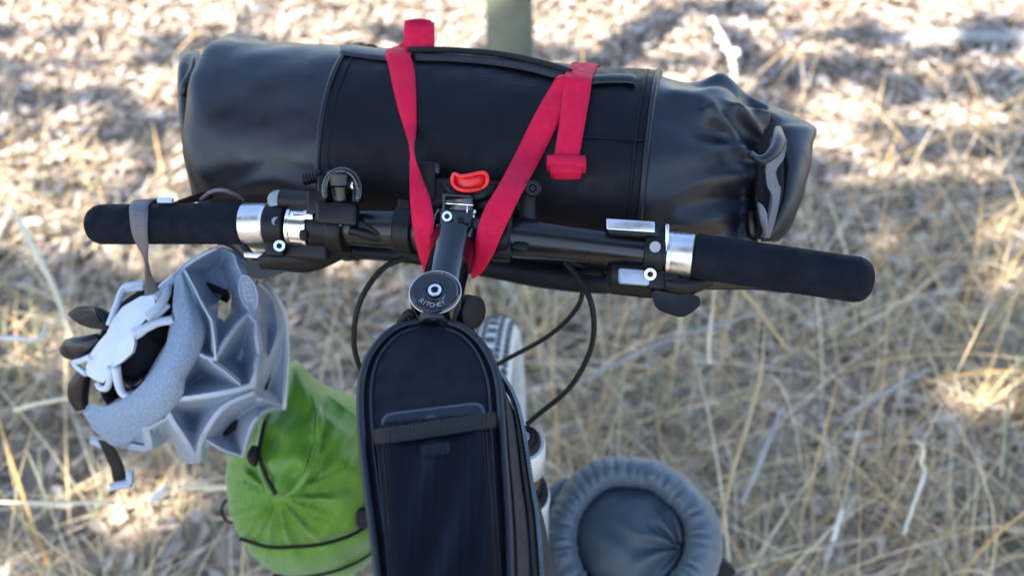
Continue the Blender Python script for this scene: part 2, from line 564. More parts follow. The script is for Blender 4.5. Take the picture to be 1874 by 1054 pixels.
o = blades("dry_grass", len(xs), xs, ys, rng.uniform(.12, .5, len(xs)), rng.uniform(.0018, .0050, len(xs)), (.5, .35), straw_m, rng, droop=.75)
o["kind"] = "stuff"
xs, ys = scatter(3200, -1.8, 2.3, .62, 3.3, lambda x, y: np.clip(gd(x, y) + .12 * (y < 2.0) + .015, 0, 1), rng)
o = blades("fallen_straw", len(xs), xs, ys, rng.uniform(.06, .34, len(xs)), rng.uniform(.002, .006, len(xs)), (1.4, .12), straw_m, rng, droop=.1, z0=gh(xs, ys) + rng.uniform(.02, .09, len(xs)))
o["kind"] = "stuff"
xs, ys = scatter(1700, -1.5, 1.9, .7, 2.4, lambda x, y: np.clip(gd(x, y) * (vnoise(x, y, .45, 21) > .1), 0, 1), rng)
o = blades("green_grass", len(xs), xs, ys, rng.uniform(.08, .3, len(xs)), rng.uniform(.003, .007, len(xs)), (.6, .4), greenish_m, rng, droop=1.1)
o["kind"] = "stuff"
xs, ys = scatter(520, -1.5, 2.0, .70, 2.6, lambda x, y: np.clip(gd(x, y) * 1.2, 0, 1) * (x > -.1) + .12, rng)
kk = ~((xs > -.55) & (xs < .42) & (ys < 1.08)); xs, ys = xs[kk], ys[kk]
amber_m = island_mat("amber_dry_stems", [(.50, .28, .08), (.66, .48, .24), (.44, .25, .08), (.74, .62, .42), (.56, .36, .13)], .65)
o = blades("tall_dry_stems", len(xs), xs, ys, rng.uniform(.25, .62, len(xs)), rng.uniform(.0035, .0075, len(xs)), (.55, .35), amber_m, rng, seg=8, droop=.8)
o["kind"] = "stuff"
# sparse thin stems standing up in the litter
xs, ys = scatter(200, -2.4, 2.6, 1.7, 4.2, lambda x, y: np.clip(.5 + .5 * vnoise(x, y, .6, 30), 0, 1), rng)
o = blades("thin_weeds", len(xs), xs, ys, rng.uniform(.08, .3, len(xs)), rng.uniform(.002, .004, len(xs)), (.3, .25), straw_m, rng, droop=.7)
o["kind"] = "stuff"

# ------------------------------------------------------------------ unseen tree added for the dappled shade, its crown shaped around the lit patches
lit_spots = []      # (centre x, centre y, rx, ry, angle) of the sunlit patches on the ground
def lit(px, py, rx, ry, a=0):
    q = G(px, py); lit_spots.append((q.x, q.y, rx, ry, a))
lit(120, 330, .42, .12, .1); lit(300, 290, .35, .10, .15); lit(60, 400, .35, .12, 0); lit(250, 400, .3, .10, 0)
lit(320, 145, .30, .10, 0); lit(120, 215, .22, .06, .1); lit(60, 90, .45, .10, 0); lit(420, 30, .6, .2, 0)
lit(1080, 150, .30, .13, .1); lit(1160, 40, .12, .3, -.4); lit(1560, 215, .45, .06, .2); lit(1540, 260, .32, .07, 0)
lit(1760, 130, .35, .05, .1); lit(1800, 230, .14, .07, 0); lit(1720, 200, .15, .05, 0); lit(1480, 90, .10, .06, 0)
lit(1790, 735, .11, .07, .2); lit(1840, 520, .12, .05, 0); lit(1600, 330, .16, .04, 0)
lit(330, 930, .14, .07, .3); lit(420, 1010, .12, .06, 0); lit(60, 1040, .12, .04, 0); lit(620, 480, .1, .08, 0)
lit(930, 420, .1, .1, 0); lit(1700, 20, .8, .16, 0); lit(100, 5, 1.2, .22, 0); lit(1850, 430, .12, .06, 0)
def is_lit(x, y):
    L_ = y > 3.08 + .25 * vnoise(x, y, .9, 40)
    nz = vnoise(x, y, .34, 41)
    for (cx, cy, rx, ry, a) in lit_spots:
        dx, dy = x - cx, y - cy
        u = (dx * math.cos(a) + dy * math.sin(a)) / rx; v_ = (-dx * math.sin(a) + dy * math.cos(a)) / ry
        L_ = L_ | (u * u + v_ * v_ < (1 + .55 * nz))
    L_ = L_ | ((nz > .12 + .22 * (x > .15) - .25 * (y > 2.9)) & (y > 1.9 + .25 * (x > 0))) | ((nz > .45) & (x < -.45) & (y > 1.1)) | ((nz > 1.0) & (y > 1.2))
    bike = (x > -.12) & (x < .95) & (y > .65) & (y < 1.85)            # under the bicycle's own path to the sun
    bike2 = (x > -.75) & (x < .0) & (y > .7) & (y < 1.6) & (x > -.45)
    tiny = ((x - lit_spots[16][0]) / .10) ** 2 + ((y - lit_spots[16][1]) / .06) ** 2 < 1
    return (L_ & ~bike & ~bike2) | tiny
N = 150000
qx = rng.uniform(-3.6, 3.8, N); qy = rng.uniform(.2, 4.6, N)
keep = ~is_lit(qx, qy)
qx, qy = qx[keep], qy[keep]
qx = np.concatenate([qx, rng.uniform(-.12, .80, 12000)]); qy = np.concatenate([qy, rng.uniform(.65, 1.85, 12000)])
hh = rng.uniform(5.0, 6.4, len(qx))
cx = qx + SUN.x / SUN.z * hh; cy = qy + SUN.y / SUN.z * hh
tree = thing("shade_tree", (-4.4, -4.6, 0), "unseen leafy tree added behind the photographer, its crown shaped to throw the dappled shade", "tree")
leaf_m = island_mat("tree_leaves", [(.05, .075, .03), (.08, .11, .045), (.06, .085, .04), (.10, .12, .06)], .6)
cr = leaves("crown", len(qx), cx, cy, hh, np.full(len(qx), .075), np.full(len(qx), .034), .35, leaf_m, rng)
attach(cr, tree); cr["kind"] = "stuff"
mb = MB(); mb.add(smtube([(-4.4, -4.6, -.1), (-4.3, -4.5, 1.8), (-4.1, -4.2, 3.8), (-3.6, -3.7, 5.4)], [.19, .15, .13, .1], n=12))
mb.obj("trunk", M['bark'], tree)
for e_ in [(-5.2, -2.4, 6.0), (-2.8, -1.8, 5.8), (-1.4, -3.2, 5.7), (-3.6, .0, 6.0), (-.6, -1.4, 5.9), (-2.2, -.3, 6.0)]:
    mb = MB(); mb.add(smtube([(-3.8, -3.95, 4.7), ((-3.7 + e_[0]) / 2, (-3.8 + e_[1]) / 2, 5.5), e_], [.09, .05, .012], n=8)); mb.obj("limb", M['bark'], tree)

# ------------------------------------------------------------------ fence post, sticks, single stalks
pc = V((931 - 937) / FPX * 2.75, 2.42, 0)
post = thing("fence_post", pc, "weathered grey green wooden post standing in the litter behind the black bag", "post")
v = []; npr = 28
for zi, z in enumerate(np.linspace(-.1, 1.15, 26)):
    for j in range(npr):
        a = 2 * math.pi * j / npr
        r_ = .063 * (1 + .03 * math.sin(3 * a + 1) + .012 * math.sin(11 * a + zi * .3)) - (.009 if j in (4, 5) else 0)
        if z > 1.13: r_ *= .93
        v.append(V(pc.x + r_ * math.cos(a + 2.2), pc.y + r_ * math.sin(a + 2.2), z))
mesh_obj("post_body", v, grid_faces(26, npr, True, True), M['post'], post)

def stalk(name, label, cat, pts, r, m, head=None, n=7):
    if name not in ("fallen_branch", "flower_stalk"):
        r = [q * .62 for q in r] if hasattr(r, '__len__') else r * .62
        c = crom(pts, 3); r = [float(z[0]) * random.uniform(.85, 1.12) for z in crom([(q,) for q in r], 3)] if hasattr(r, '__len__') else r
        pts = [Vector(z) + Vector((random.gauss(0, .0006), random.gauss(0, .0006), random.gauss(0, .0006))) for z in c]
    mb = MB(); mb.add(smtube(pts, r, n=n, k=3))
    if head is None:
        return tag(mb.obj(name, m), label, cat)
    root = thing(name, pts[0], label, cat)
    mb.obj("stem", m, root)
    mb = MB()
    for c, s in head:
        vv_, ff_ = lathe(c - V(0, 0, s), (0.1, .05, 1), [(0, .1 * s), (.35 * s, .75 * s), (s, s), (1.6 * s, .7 * s), (2 * s, .1 * s)], 9)
        mb.add((vv_, ff_))
    mb.obj("seed_head", M['pale'], root)
    return root

b0 = Pz(1345, 330, 0.0)
dS = proj(b0)[2]
stalk("flower_stalk", "pale dry flower stalk with fluffy head rising behind the black bag's right end", "plant",
      [b0, P(1345, 190, dS - .25), P(1342, 120, dS - .3), P(1322, 70, dS - .32), P(1300, 35, dS - .33)], [.006, .006, .0075, .008, .004], M['straw'],
      head=[(P(1345, 98, dS - .3), .013), (P(1340, 122, dS - .3), .009), (P(1318, 72, dS - .32), .013), (P(1303, 40, dS - .33), .012), (P(1325, 88, dS - .31), .009)])
q = G(1640, 90); q2 = G(1930, 92)
stalk("fallen_branch", "grey weathered branch lying on the litter at the far right", "branch",
      [q + V(-.05, 0, .02), q + V(.12, .02, .035), (q + q2) / 2 + V(0, 0, .04), q2 + V(0, -.02, .04), q2 + V(.8, .05, .03)], [.014, .02, .024, .026, .02], M['stick'], n=10)
q = G(1640, 110); q2 = G(1700, 160)
stalk("thin_stick", "thin dark twig standing beside the fallen grey branch", "twig", [G(1655, 160), P(1655, 60, 2.9), P(1650, -20, 2.9)], .0035, M['stick'])
stalk("bleached_straw_stem", "short bright bleached stem leaning alone in the grass at the lower right", "grass stem",
      [P(1655, 975, 1.48), P(1672, 925, 1.46), P(1694, 862, 1.44)], [.0042, .0048, .004], M['pale'])
stalk("bent_straw_stem", "pale crooked stem touching the top of the bright bleached one", "grass stem",
      [P(1694, 860, 1.45), P(1686, 845, 1.46), P(1690, 820, 1.46), P(1676, 806, 1.47)], [.004, .005, .005, .003], M['straw'])
stalk("mauve_twig", "greyish mauve stick leaning in the grass right of the slate sack", "twig",
      [P(1358, 922, 1.5), P(1395, 835, 1.5), P(1432, 745, 1.52)], [.006, .007, .005], M['stick'])
stalk("stubble_stem", "short thick bleached stub near the bottom between slate sack and bright stem", "grass stem",
      [P(1524, 990, 1.5), P(1532, 965, 1.5), P(1542, 930, 1.5)], [.006, .006, .003], M['pale'])
stalk("hanging_straw", "bright vertical straw below the right thumb paddle", "grass stem",
      [P(1298, 668, 1.55), P(1298, 620, 1.55), P(1304, 560, 1.56), P(1312, 500, 1.58)], [.005, .0045, .003, .002], M['straw'])
stalk("amber_straw", "long amber straw crossing behind the right grip", "grass stem",
      [P(1440, 640, 1.6), P(1395, 575, 1.58), P(1350, 520, 1.56), P(1325, 480, 1.55)], [.003, .0045, .005, .003], M['strawdark'])
stalk("curved_amber_straw", "tall curved amber stem beside the right edge of the slate sack", "grass stem",
      [P(1318, 985, 1.3), P(1332, 900, 1.32), P(1362, 790, 1.36), P(1392, 690, 1.42), P(1400, 600, 1.5)], [.005, .005, .0045, .004, .002], M['strawdark'])
stalk("long_grass_stem", "long pale stem leaning behind the left grip towards the helmet", "grass stem",
      [P(132, 620, 1.75), P(95, 520, 1.8), P(50, 430, 1.85), P(20, 380, 1.88)], [.006, .008, .009, .006], M['straw'])
stalk("hooked_straw", "pale hooked straw at the left edge beside the helmet knob", "grass stem",
      [P(-30, 618, 1.4), P(30, 620, 1.4), P(70, 622, 1.4), P(80, 610, 1.42), P(84, 592, 1.42)], [.005, .006, .005, .004, .003], M['pale'])
stalk("diagonal_straw", "thin brown straw crossing the bottom left corner", "grass stem",
      [P(30, 940, 1.3), P(100, 1000, 1.28), P(180, 1060, 1.26)], [.0025, .003, .003], M['strawdark'])
stalk("buckle_straw", "thin dark straw running down from the helmet buckle", "grass stem",
      [P(214, 890, 1.2), P(235, 940, 1.2), P(258, 995, 1.2)], [.0015, .0018, .0015], M['strawdark'])
stalk("flat_straw_left", "pale straw lying level left of the helmet rim", "grass stem",
      [P(25, 750, 1.5), P(70, 738, 1.5), P(140, 728, 1.5)], [.006, .006, .004], M['straw'])
stalk("long_straw_left", "long level straw below the helmet buckle", "grass stem",
      [P(-20, 918, 1.45), P(100, 920, 1.43), P(210, 918, 1.42)], [.004, .005, .004], M['straw'])
stalk("pale_chip_stem", "short bright straw stub left of the green sack", "grass stem",
      [P(276, 918, 1.5), P(292, 903, 1.5), P(305, 893, 1.5)], [.007, .011, .007], M['pale'])
stalk("straight_straw_pair", "level bright straw ending at the green sack's left edge", "grass stem",
      [P(330, 893, 1.4), P(375, 891, 1.4), P(420, 892, 1.4)], [.006, .007, .006], M['straw'])
stalk("diagonal_grass_stem", "long grey stem slanting up right across the grass on the right", "grass stem",
      [P(1545, 760, 1.6), P(1610, 725, 1.62), P(1700, 675, 1.66)], [.004, .005, .004], M['stick'])
stalk("grey_green_stem", "grey green stem slanting behind the brake hoses towards the right", "grass stem",
      [P(1060, 700, 1.5), P(1150, 655, 1.55), P(1260, 610, 1.6), P(1400, 570, 1.66)], [.005, .005, .004, .003], M['stick'])
stalk("green_upright_stem", "thin upright greenish stem near the right edge", "grass stem",
      [P(1832, 870, 1.5), P(1840, 780, 1.5), P(1855, 690, 1.52), P(1862, 650, 1.53)], [.003, .003, .0025, .002], mat("green_stem", (.22, .26, .12), .7, noise=(30, .5, (.3, .32, .18))))

# ================================================================== BICYCLE
def bard(px):                       # depth along the handlebar
    return .80 - .095 * (px - 165) / 1425.0
def B(px, py, dd=0.0):
    return P(px, py, bard(px) + dd)
AX = V(.035, .26, -.965).normalized()           # steering axis, downwards
CAP = P(796, 533, .672)
BD = (B(1270, 468) - B(450, 409)).normalized()  # along the bar, left to right
HUBX = (BD - AX * BD.dot(AX)).normalized()
FWDW = HUBX.cross(V(0, 0, 1)); FWDW = -FWDW.normalized() if FWDW.y < 0 else FWDW.normalized()
UPW = HUBX.cross(FWDW).normalized()
if UPW.z < 0: UPW = -UPW
WR = .345
WC = CAP + AX * .700 + FWDW * .030
WC.x = -.020; WC.y += .010
WC.z = WR + .002
bike = thing("bicycle", (WC.x, WC.y, 0), "bicycle seen from the saddle with black handlebar, white fork and dusty pale tyre", "bicycle")

def part(name, m, adds, parent=bike, **kw):
    mb = MB()
    for a_ in adds: mb.add(a_)
    return mb.obj(name, M[m] if isinstance(m, str) else m, parent, **kw)

# handlebar
part("handlebar", "bar", [smtube([B(400, 409), B(450, 409), B(560, 411), B(650, 416), B(740, 420), B(835, 426), B(940, 434), B(1060, 447), B(1200, 463), B(1275, 469), B(1320, 473)],
     [.0112, .0113, .0135, .0142, .0155, .0159, .0155, .0132, .0122, .0113, .0113], n=24)])
# grips
def grip(p0, p1, r0, r1):
    a = (p1 - p0); L = a.length; a = a.normalized()
    prof = [(0, r0 * .80), (.0008, r0 * .93), (.003, r0)]
    for i in range(1, 12): prof.append((L * i / 12, r0 + (r1 - r0) * i / 12))
    for t in (0, .25, .5, .7, .85, .95, 1): prof.append((L - .012 + .012 * math.sin(t * math.pi / 2), r1 - .012 + .012 * math.cos(t * math.pi / 2) if t < 1 else r1 - .0118))
    gr = part("grip", "foam", [lathe(p0, a, prof, 32)], sharp=50)
    part("grip_end_cap", "rubber", [lathe(p1 - a * .001, a, [(0, r1 - .0115), (.001, r1 - .011), (.0014, r1 - .013), (.0014, .004), (.0005, .0035), (.0005, .001)], 20)], gr, sharp=40)
    return gr
grip(B(451, 409), B(162, 411), .0164, .0160)
grip(B(1268, 468), B(1598, 516), .0166, .0164)
# silver lock collars
for (p0, p1, r) in ((B(495, 409), B(447, 409), .0159), (B(1220, 463), B(1268, 468), .0160)):
    a = p1 - p0; L = a.length
    part("grip_collar", "alloy", [lathe(p0, a, [(0, r * .8), (0, r * .95), (.0006, r), (L * .15, r), (L * .18, r * .985), (L * .22, r), (L - .0006, r), (L, r * .95), (L, r * .8)], 32)], sharp=35)

TOC = lambda p: (CAM - p).normalized()
def disc(p, nrm, prof, n=20): return lathe(p, nrm, prof, n)
def ring_bolt(p, nrm, r, parent, name="bolt", m="chrome"):
    b_ = part(name, m, [disc(p, nrm, [(-.004, r), (0, r), (.0008, r * .92), (.0008, r * .55), (-.0016, r * .5), (-.0016, .0001)], 18)], parent, sharp=35)
    part("hex_socket", "rubber", [disc(p, nrm, [(-.0014, r * .5), (-.0011, r * .49), (-.0011, .0001)], 6)], b_, smooth=False)
    return b_

# brake clamps : flattened band round the bar + hinge + bolt
def clamp(name, p0, p1, r, lug_dir, lug_len):
    a = (p1 - p0); L = a.length; an = a.normalized()
    return part(name, "black", [lathe(p0, an, [(0, r * .8), (0, r - .001), (.001, r), (L - .001, r), (L, r - .001), (L, r * .8)], 28),
        box((p0 + p1) / 2 + lug_dir * (r * .75), an * (L / 2 * .96), lug_dir.cross(an).normalized() * .008, lug_dir * lug_len, .003)], sharp=35)
dn = -(UP + FW * .15).normalized()
cl = clamp("brake_clamp", B(528, 412), B(491, 411), .0172, dn, .013)
ring_bolt(B(511, 450, -.016), TOC(B(511, 450)), .0046, cl)
part("clamp_logo", "dull", [disc(B(505, 405, -.0174), TOC(B(505, 405)), [(0, .0034), (.0004, .0032), (.0004, .0024), (.0001, .0023), (.0001, .0001)], 16)], cl, sharp=35)
part("adjuster_cap", "dull", [disc(B(510, 368, -.008), TOC(B(510, 368)), [(-.012, .0085), (0, .0088), (.0012, .0080), (.0016, .0001)], 24)], cl, sharp=35)
part("lever_barrel", "black", [lathe(B(515, 366, -.004), BD, [(0, .0085), (.001, .0088), (.026, .0088), (.027, .0095), (.033, .0095), (.0335, .008)], 20)], cl, sharp=35)
cr_ = clamp("brake_clamp", B(1180, 461), B(1216, 464), .0172, dn, .015)
ring_bolt(B(1190, 502, -.017), TOC(B(1190, 502)), .0047, cr_)
part("clamp_logo", "dull", [disc(B(1199, 452, -.0176), TOC(B(1199, 452)), [(0, .0042), (.0004, .0040), (.0004, .003), (.0001, .003), (.0001, .0001)], 16)], cr_, sharp=35)
part("clamp_hinge", "chrome", [box(B(1219, 436, -.008), BD * .0015, UP * .010, FW * .006, .001)], cr_, sharp=35)
# shifter display on the right
sh = part("shifter", "black", [box(B(1158, 420, -.004), BD * .020, UP * .0065, FW * .009, .003),
                              lathe(B(1112, 500, .008), BD, [(0, .011), (.004, .0155), (.030, .0165), (.05, .015), (.056, .009)], 22),
                              smtube([B(1180, 505, .006), B(1215, 522, 0), B(1260, 524, .0), B(1305, 514, .004)], [.009, .0085, .0075, .003], n=12, ell=.7)], sharp=45)
part("display_window", "alloy", [box(B(1154, 413, -.0145), BD * .0175, (UP * .95 + FW * .2) * .0042, FW * .001, .0008)], sh, sharp=40)
part("display_window", "helmet", [box(B(1160, 507, -.008), BD * .0115, UP * .0058, FW * .004, .0022)], sh, sharp=40)
pad_pts = [(1200, 545), (1196, 532), (1215, 536), (1242, 541), (1268, 538), (1281, 545), (1282, 560), (1268, 572), (1250, 581), (1228, 575), (1207, 566)]
part("thumb_paddle", "black", [prism([B(x, y, -.002 + .004 * math.sin(x * .03)) for x, y in [(1200, 560), (1192, 535), (1200, 531), (1215, 534), (1242, 539), (1268, 537), (1281, 545), (1282, 558), (1268, 571), (1252, 580), (1240, 580), (1222, 574), (1208, 568)]], FW * .005)], sh, sharp=50)
part("brake_lever", "bar", [smtube([B(1175, 500, .03), B(1225, 512, .04), B(1290, 518, .05), B(1380, 520, .052), B(1440, 525, .05)], [.008, .0075, .0062, .0055, .006], n=12, ell=.55)], sh)
# left brake lever body + lever
lb = part("brake_lever_body", "black", [smtube([B(640, 452, .014), B(600, 462, .012), B(560, 470, .008), B(520, 474, .006), B(480, 480, .008)], [.006, .011, .0135, .011, .008], n=14, ell=.8),
                                     box(B(560, 455, .004), BD * .02, UP * .009, FW * .010, .003)], sharp=50)
part("brake_lever", "bar", [prism([B(x, y, .004) for x, y in [(447, 478), (470, 476), (500, 482), (530, 478), (560, 474), (538, 490), (512, 500), (490, 508), (470, 511), (456, 505), (448, 492)]], FW * .008)], lb, sharp=50)
part("brake_lever_blade", "bar", [smtube([B(470, 484, .02), B(420, 440, .04), B(340, 430, .045), B(300, 425, .045)], [.008, .007, .006, .006], n=10, ell=.6)], lb)
part("gap_ground_plate", "alloy", [box(B(475, 468, .002), BD * .013, UP * .0022, FW * .001, .0008)], lb, sharp=40)  # added pale plate standing in for ground seen through the gap
# silver ring and black cylinder next to it
sr = part("silver_ring_clamp", "chrome", [lathe(B(533, 413), BD, [(0, .013), (0, .0165), (.0006, .0170), (.003, .0170), (.0035, .0160), (.0135, .0160), (.014, .0170), (.0165, .0170), (.017, .0165), (.017, .013)], 30),
                                          box(B(554, 396, -.0155), BD * .0085, UP * .0022, FW * .0025, .001)], sharp=35)
part("clamp_slot", "rubber", [box(B(556, 430, -.0150), BD * .0034, UP * .0042, FW * .004, .0025)], sr, sharp=40)
part("sleeve_spacer", "black", [lathe(B(573, 414), BD, [(0, .013), (0, .0160), (.0006, .0165), (.018, .0165), (.0186, .0160), (.0186, .013)], 28)], sharp=35)

# stem
sd = (B(836, 424, -.008) - (CAP + AX * .022))
s0 = CAP + AX * .022; s1 = s0 + sd * .86
sn = sd.normalized()
sx = (HUBX - sn * HUBX.dot(sn)).normalized(); sz = sx.cross(sn)
if sz.z < 0: sz = -sz
def rrect(c, hx, hz, r, n=6):
    o_ = []
    for (qx_, qz_, a0) in ((1, 1, 0), (-1, 1, 90), (-1, -1, 180), (1, -1, 270)):
        for k in range(n):
            a = R(a0 + 90 * k / (n - 1))
            o_.append(c + sx * (qx_ * (hx - r) + r * math.cos(a)) + sz * (qz_ * (hz - r) + r * math.sin(a)))
    return o_
v = []
ts = [(0.02, .0160, .0165), (.2, .0160, .0168), (.4, .0155, .0165), (.65, .0155, .0165), (.85, .0165, .0170), (1.0, .0190, .0175)]
for t, hx, hz in ts:
    v += rrect(s0 + sd * t * .88, hx, hz, min(hx, hz) * .97)
stem = part("stem", "gloss", [(v, grid_faces(len(ts), 24, True, True))], sharp=60)
part("steerer_clamp", "gloss", [lathe(CAP + AX * .003, AX, [(0, .015), (.0008, .0172), (.002, .0178), (.018, .0182), (.034, .0182), (.040, .0178), (.0405, .015)], 36),
                                box(CAP + AX * .02 - FWDW * .019, HUBX * .007, FWDW * .006, AX * .015, .003)], stem, sharp=40)
tc_ = part("top_cap", "gloss", [lathe(CAP + AX * .0024, -AX, [(0, .0160), (.0006, .0170), (.0016, .0172), (.0026, .0165), (.0028, .0156), (.0022, .0148), (.0020, .0085), (.0030, .0078), (.0030, .0062), (.001, .0058), (.001, .0001)], 40)], stem, sharp=30)
part("cap_rim", "alloy", [tube([CAP - AX * -.0012 + (HUBX * math.cos(a) + AX.cross(HUBX) * math.sin(a)) * .0175 for a in np.linspace(0, 2 * math.pi, 48, endpoint=False)], .0005, 6, closed=True)], stem)
ring_bolt(CAP - AX * .0012, -AX, .0050, tc_, "cap_bolt")
def text_on(name, s, size, loc, xdir, ydir, m, parent, ext=.0002):
    cu = bpy.data.curves.new(name, 'FONT'); cu.body = s; cu.size = size; cu.extrude = ext
    cu.align_x = 'CENTER'; cu.align_y = 'CENTER'; cu.resolution_u = 2
    t_ = bpy.data.objects.new(name, cu)
    x = Vector(xdir).normalized(); y = (Vector(ydir) - x * Vector(ydir).dot(x)).normalized(); z = x.cross(y)
    mt = Matrix((x, y, z)).transposed().to_4x4(); mt.translation = Vector(loc)
    dg = bpy.context.evaluated_depsgraph_get()
    link(t_); 
    me = bpy.data.meshes.new_from_object(t_)
    me.transform(mt)
    bpy.data.objects.remove(t_)
    me.materials.clear(); me.materials.append(m)
    o_ = bpy.data.objects.new(name, me); link(o_)
    attach(o_, parent)
    return o_
letter_m = mat("cap_lettering", (.20, .21, .23), .5)
cx_, cy_ = HUBX, (FWDW - AX * FWDW.dot(AX)).normalized()
for i, ch in enumerate("RITCHEY"):
    a = R(-128 + i * 13)
    rd = cx_ * math.cos(a) + cy_ * math.sin(a)
    text_on("letter", ch, .0052, CAP - AX * .0002 + rd * .0118 + (-AX) * .0004, cx_ * -math.sin(a) + cy_ * math.cos(a), -rd, letter_m, tc_)
# faceplate : bracket that wraps the bar, two chrome bolts on top, grey bolt below
fp = s0 + sd * .88
part("faceplate", "gloss", [lathe(B(804, 423) , BD, [(0, .016), (0, .0205), (.001, .0212), (.027, .0212), (.028, .0205), (.028, .016)], 30),
                            box(B(838, 380, -.006), BD * .0125, UP * .010, FW * .008, .003),
                            box(B(840, 368, -.004), BD * .0115, UP * .004, FW * .010, .002)], stem, sharp=40)
part("faceplate_edge", "chrome", [box(B(841, 374, -.0148), BD * .0105, UP * .0004, FW * .0006, .0003), box(B(855, 388, -.0145), BD * .0005, UP * .005, FW * .001, .0004)], stem, sharp=40)
for (x, y) in ((829, 361), (851, 361)):
    ring_bolt(B(x, y, -.006), (UP + TOC(B(x, y))).normalized(), .0034, stem, "faceplate_bolt")
ring_bolt(B(818, 396, -.0245), TOC(B(818, 396)), .0040, stem, "faceplate_bolt", "alloy")
ring_bolt(B(843, 402, -.0240), TOC(B(843, 402)), .0026, stem, "faceplate_bolt", "black")
part("plate_screws", "alloy", [disc(B(x, y, -.012), TOC(B(x, y)), [(-.003, .0018), (0, .0018), (.0008, .001), (.0008, .0001)], 10) for (x, y) in ((868, 388), (866, 396), (864, 412), (858, 425))], stem, sharp=40)

# head tube, spacers, fork, wheel, frame
part("headset_spacer", "alloy", [lathe(CAP + AX * .0435, AX, [(0, .015), (0, .0178), (.0095, .0178), (.0095, .015)], 28)], sharp=40)
part("headset_cover", "black", [lathe(CAP + AX * .053, AX, [(0, .015), (0, .0185), (.009, .024), (.010, .024)], 28)], sharp=40)
part("head_tube", "bar", [lathe(CAP + AX * .063, AX, [(0, .024), (.002, .0245), (.01, .0225), (.11, .0225), (.118, .0245), (.12, .024)], 28)], sharp=40)
part("spacer_knob", "rubber", [lathe(P(862, 571, .69), (RT * .75 - UP * .1 - FW * .65).normalized(), [(-.006, .0001), (-.006, .0105), (-.005, .0118), (.003, .0118), (.004, .0105), (.004, .0001)], 26)], sharp=40)
CRN = CAP + AX * .224
fork = part("fork_crown", "whitep", [smtube([CRN - HUBX * .064, CRN - HUBX * .05, CRN - HUBX * .02 - AX * .016, CRN - AX * .02, CRN + HUBX * .02 - AX * .016, CRN + HUBX * .05, CRN + HUBX * .064],
                                            [.014, .021, .020, .024, .020, .021, .014], n=18, ell=.8)], sharp=50)
for s in (-1, 1):
    t0 = CRN + HUBX * (.056 * s)
    part("fork_cap", "rubber", [lathe(t0 - AX * .022, AX, [(0, .0001), (0, .007), (.002, .008), (.003, .0120), (.006, .0135), (.010, .0138), (.016, .0138)], 24)], fork, sharp=40)
    part("fork_cap_dial", "alloy", [lathe(t0 - AX * .0235, AX, [(0, .0001), (0, .0042), (.002, .005), (.003, .005)], 18)], fork, sharp=40)
    part("fork_leg_top", "whitep", [lathe(t0 - AX * .010, AX, [(0, .0135), (0, .0165), (.002, .0175), (.045, .0175), (.048, .016)], 26)], fork, sharp=40)
    part("stanchion", "gloss", [lathe(t0 + AX * .035, AX, [(0, .0150), (.075, .0150)], 22)], fork)
    part("dust_seal", "rubber", [lathe(t0 + AX * .085, AX, [(0, .0155), (.002, .019), (.012, .0195), (.013, .017)], 24)], fork, sharp=40)
    part("lower_leg", "whitep", [lathe(t0 + AX * .097, AX, [(0, .018), (0, .0205), (.004, .0215), (.03, .020), (.30, .0165), (.375, .014), (.385, .010)], 26)], fork, sharp=40)
arc = [CRN + AX * .115 + HUBX * (.058 * math.cos(a)) + FWDW * .018 - AX * (.040 * math.sin(a)) for a in np.linspace(0, math.pi, 14)]
part("fork_arch", "whitep", [tube(arc, .010, 12, ell=.6)], fork)

HUB_KEEP = HUBX
HUBX = V(.998, -.045, .03).normalized(); FWDW = V(.045, .998, 0).normalized(); UPW = HUBX.cross(FWDW).normalized()
def circ(r, n, off=0.0):
    return [WC + FWDW * (r * math.cos(a)) + UPW * (r * math.sin(a)) + HUBX * off for a in np.linspace(0, 2 * math.pi, n, endpoint=False)]
wheel_t = part("tyre", "tyre", [tube(circ(WR - .026, 120), .0262, 18, closed=True, hint=HUBX)])
mb = MB()
for k in range(150):
    a0 = 2 * math.pi * k / 150
    for (row, tw, ln, ph) in ((0, .0050, .0042, 0), (.36, .0030, .0034, .5), (-.36, .0030, .0034, .5), (.80, .0032, .0040, 0), (-.80, .0032, .0040, 0)):
        if row == 0 and k % 2: continue
        a = a0 + ph * 2 * math.pi / 150
        rd = FWDW * math.cos(a) + UPW * math.sin(a)
        tg = HUBX.cross(rd)
        nr = rd * math.cos(row) + HUBX * math.sin(row)
        sd_ = nr.cross(tg)
        mb.add(box(WC + rd * (WR - .026) + nr * .0270, sd_ * tw, tg * ln, nr * .0016))
kn = mb.obj("tread_knobs", M['knob'], wheel_t, smooth=False); kn["kind"] = "stuff"
part("rim", "alloy", [tube(circ(WR - .054, 96), .010, 10, closed=True, hint=HUBX, ell=.8)])
part("hub", "black", [lathe(WC - HUBX * .05, HUBX, [(0, .008), (.006, .009), (.012, .026), (.015, .026), (.02, .014), (.08, .014), (.085, .026), (.088, .026), (.094, .009), (.1, .008)], 22)], sharp=40)
for k in range(28):
    a = 2 * math.pi * k / 28
    s = 1 if k % 2 else -1
    tw = .35 * (1 if (k // 2) % 2 else -1)
    o_ = part("spoke", "alloy", [tube([WC + HUBX * (.037 * s) + (FWDW * math.cos(a + tw) + UPW * math.sin(a + tw)) * .024, WC + (FWDW * math.cos(a) + UPW * math.sin(a)) * (WR - .062)], .001, 5)])
HUBX = HUB_KEEP
BACK = -V(FWDW.x * 0 + .05, 1, 0).normalized()
HT0 = CAP + AX * .085; HT1 = CAP + AX * .165
ST = V(-.06, -.10, .90); BB = V(-.03, .14, .30)
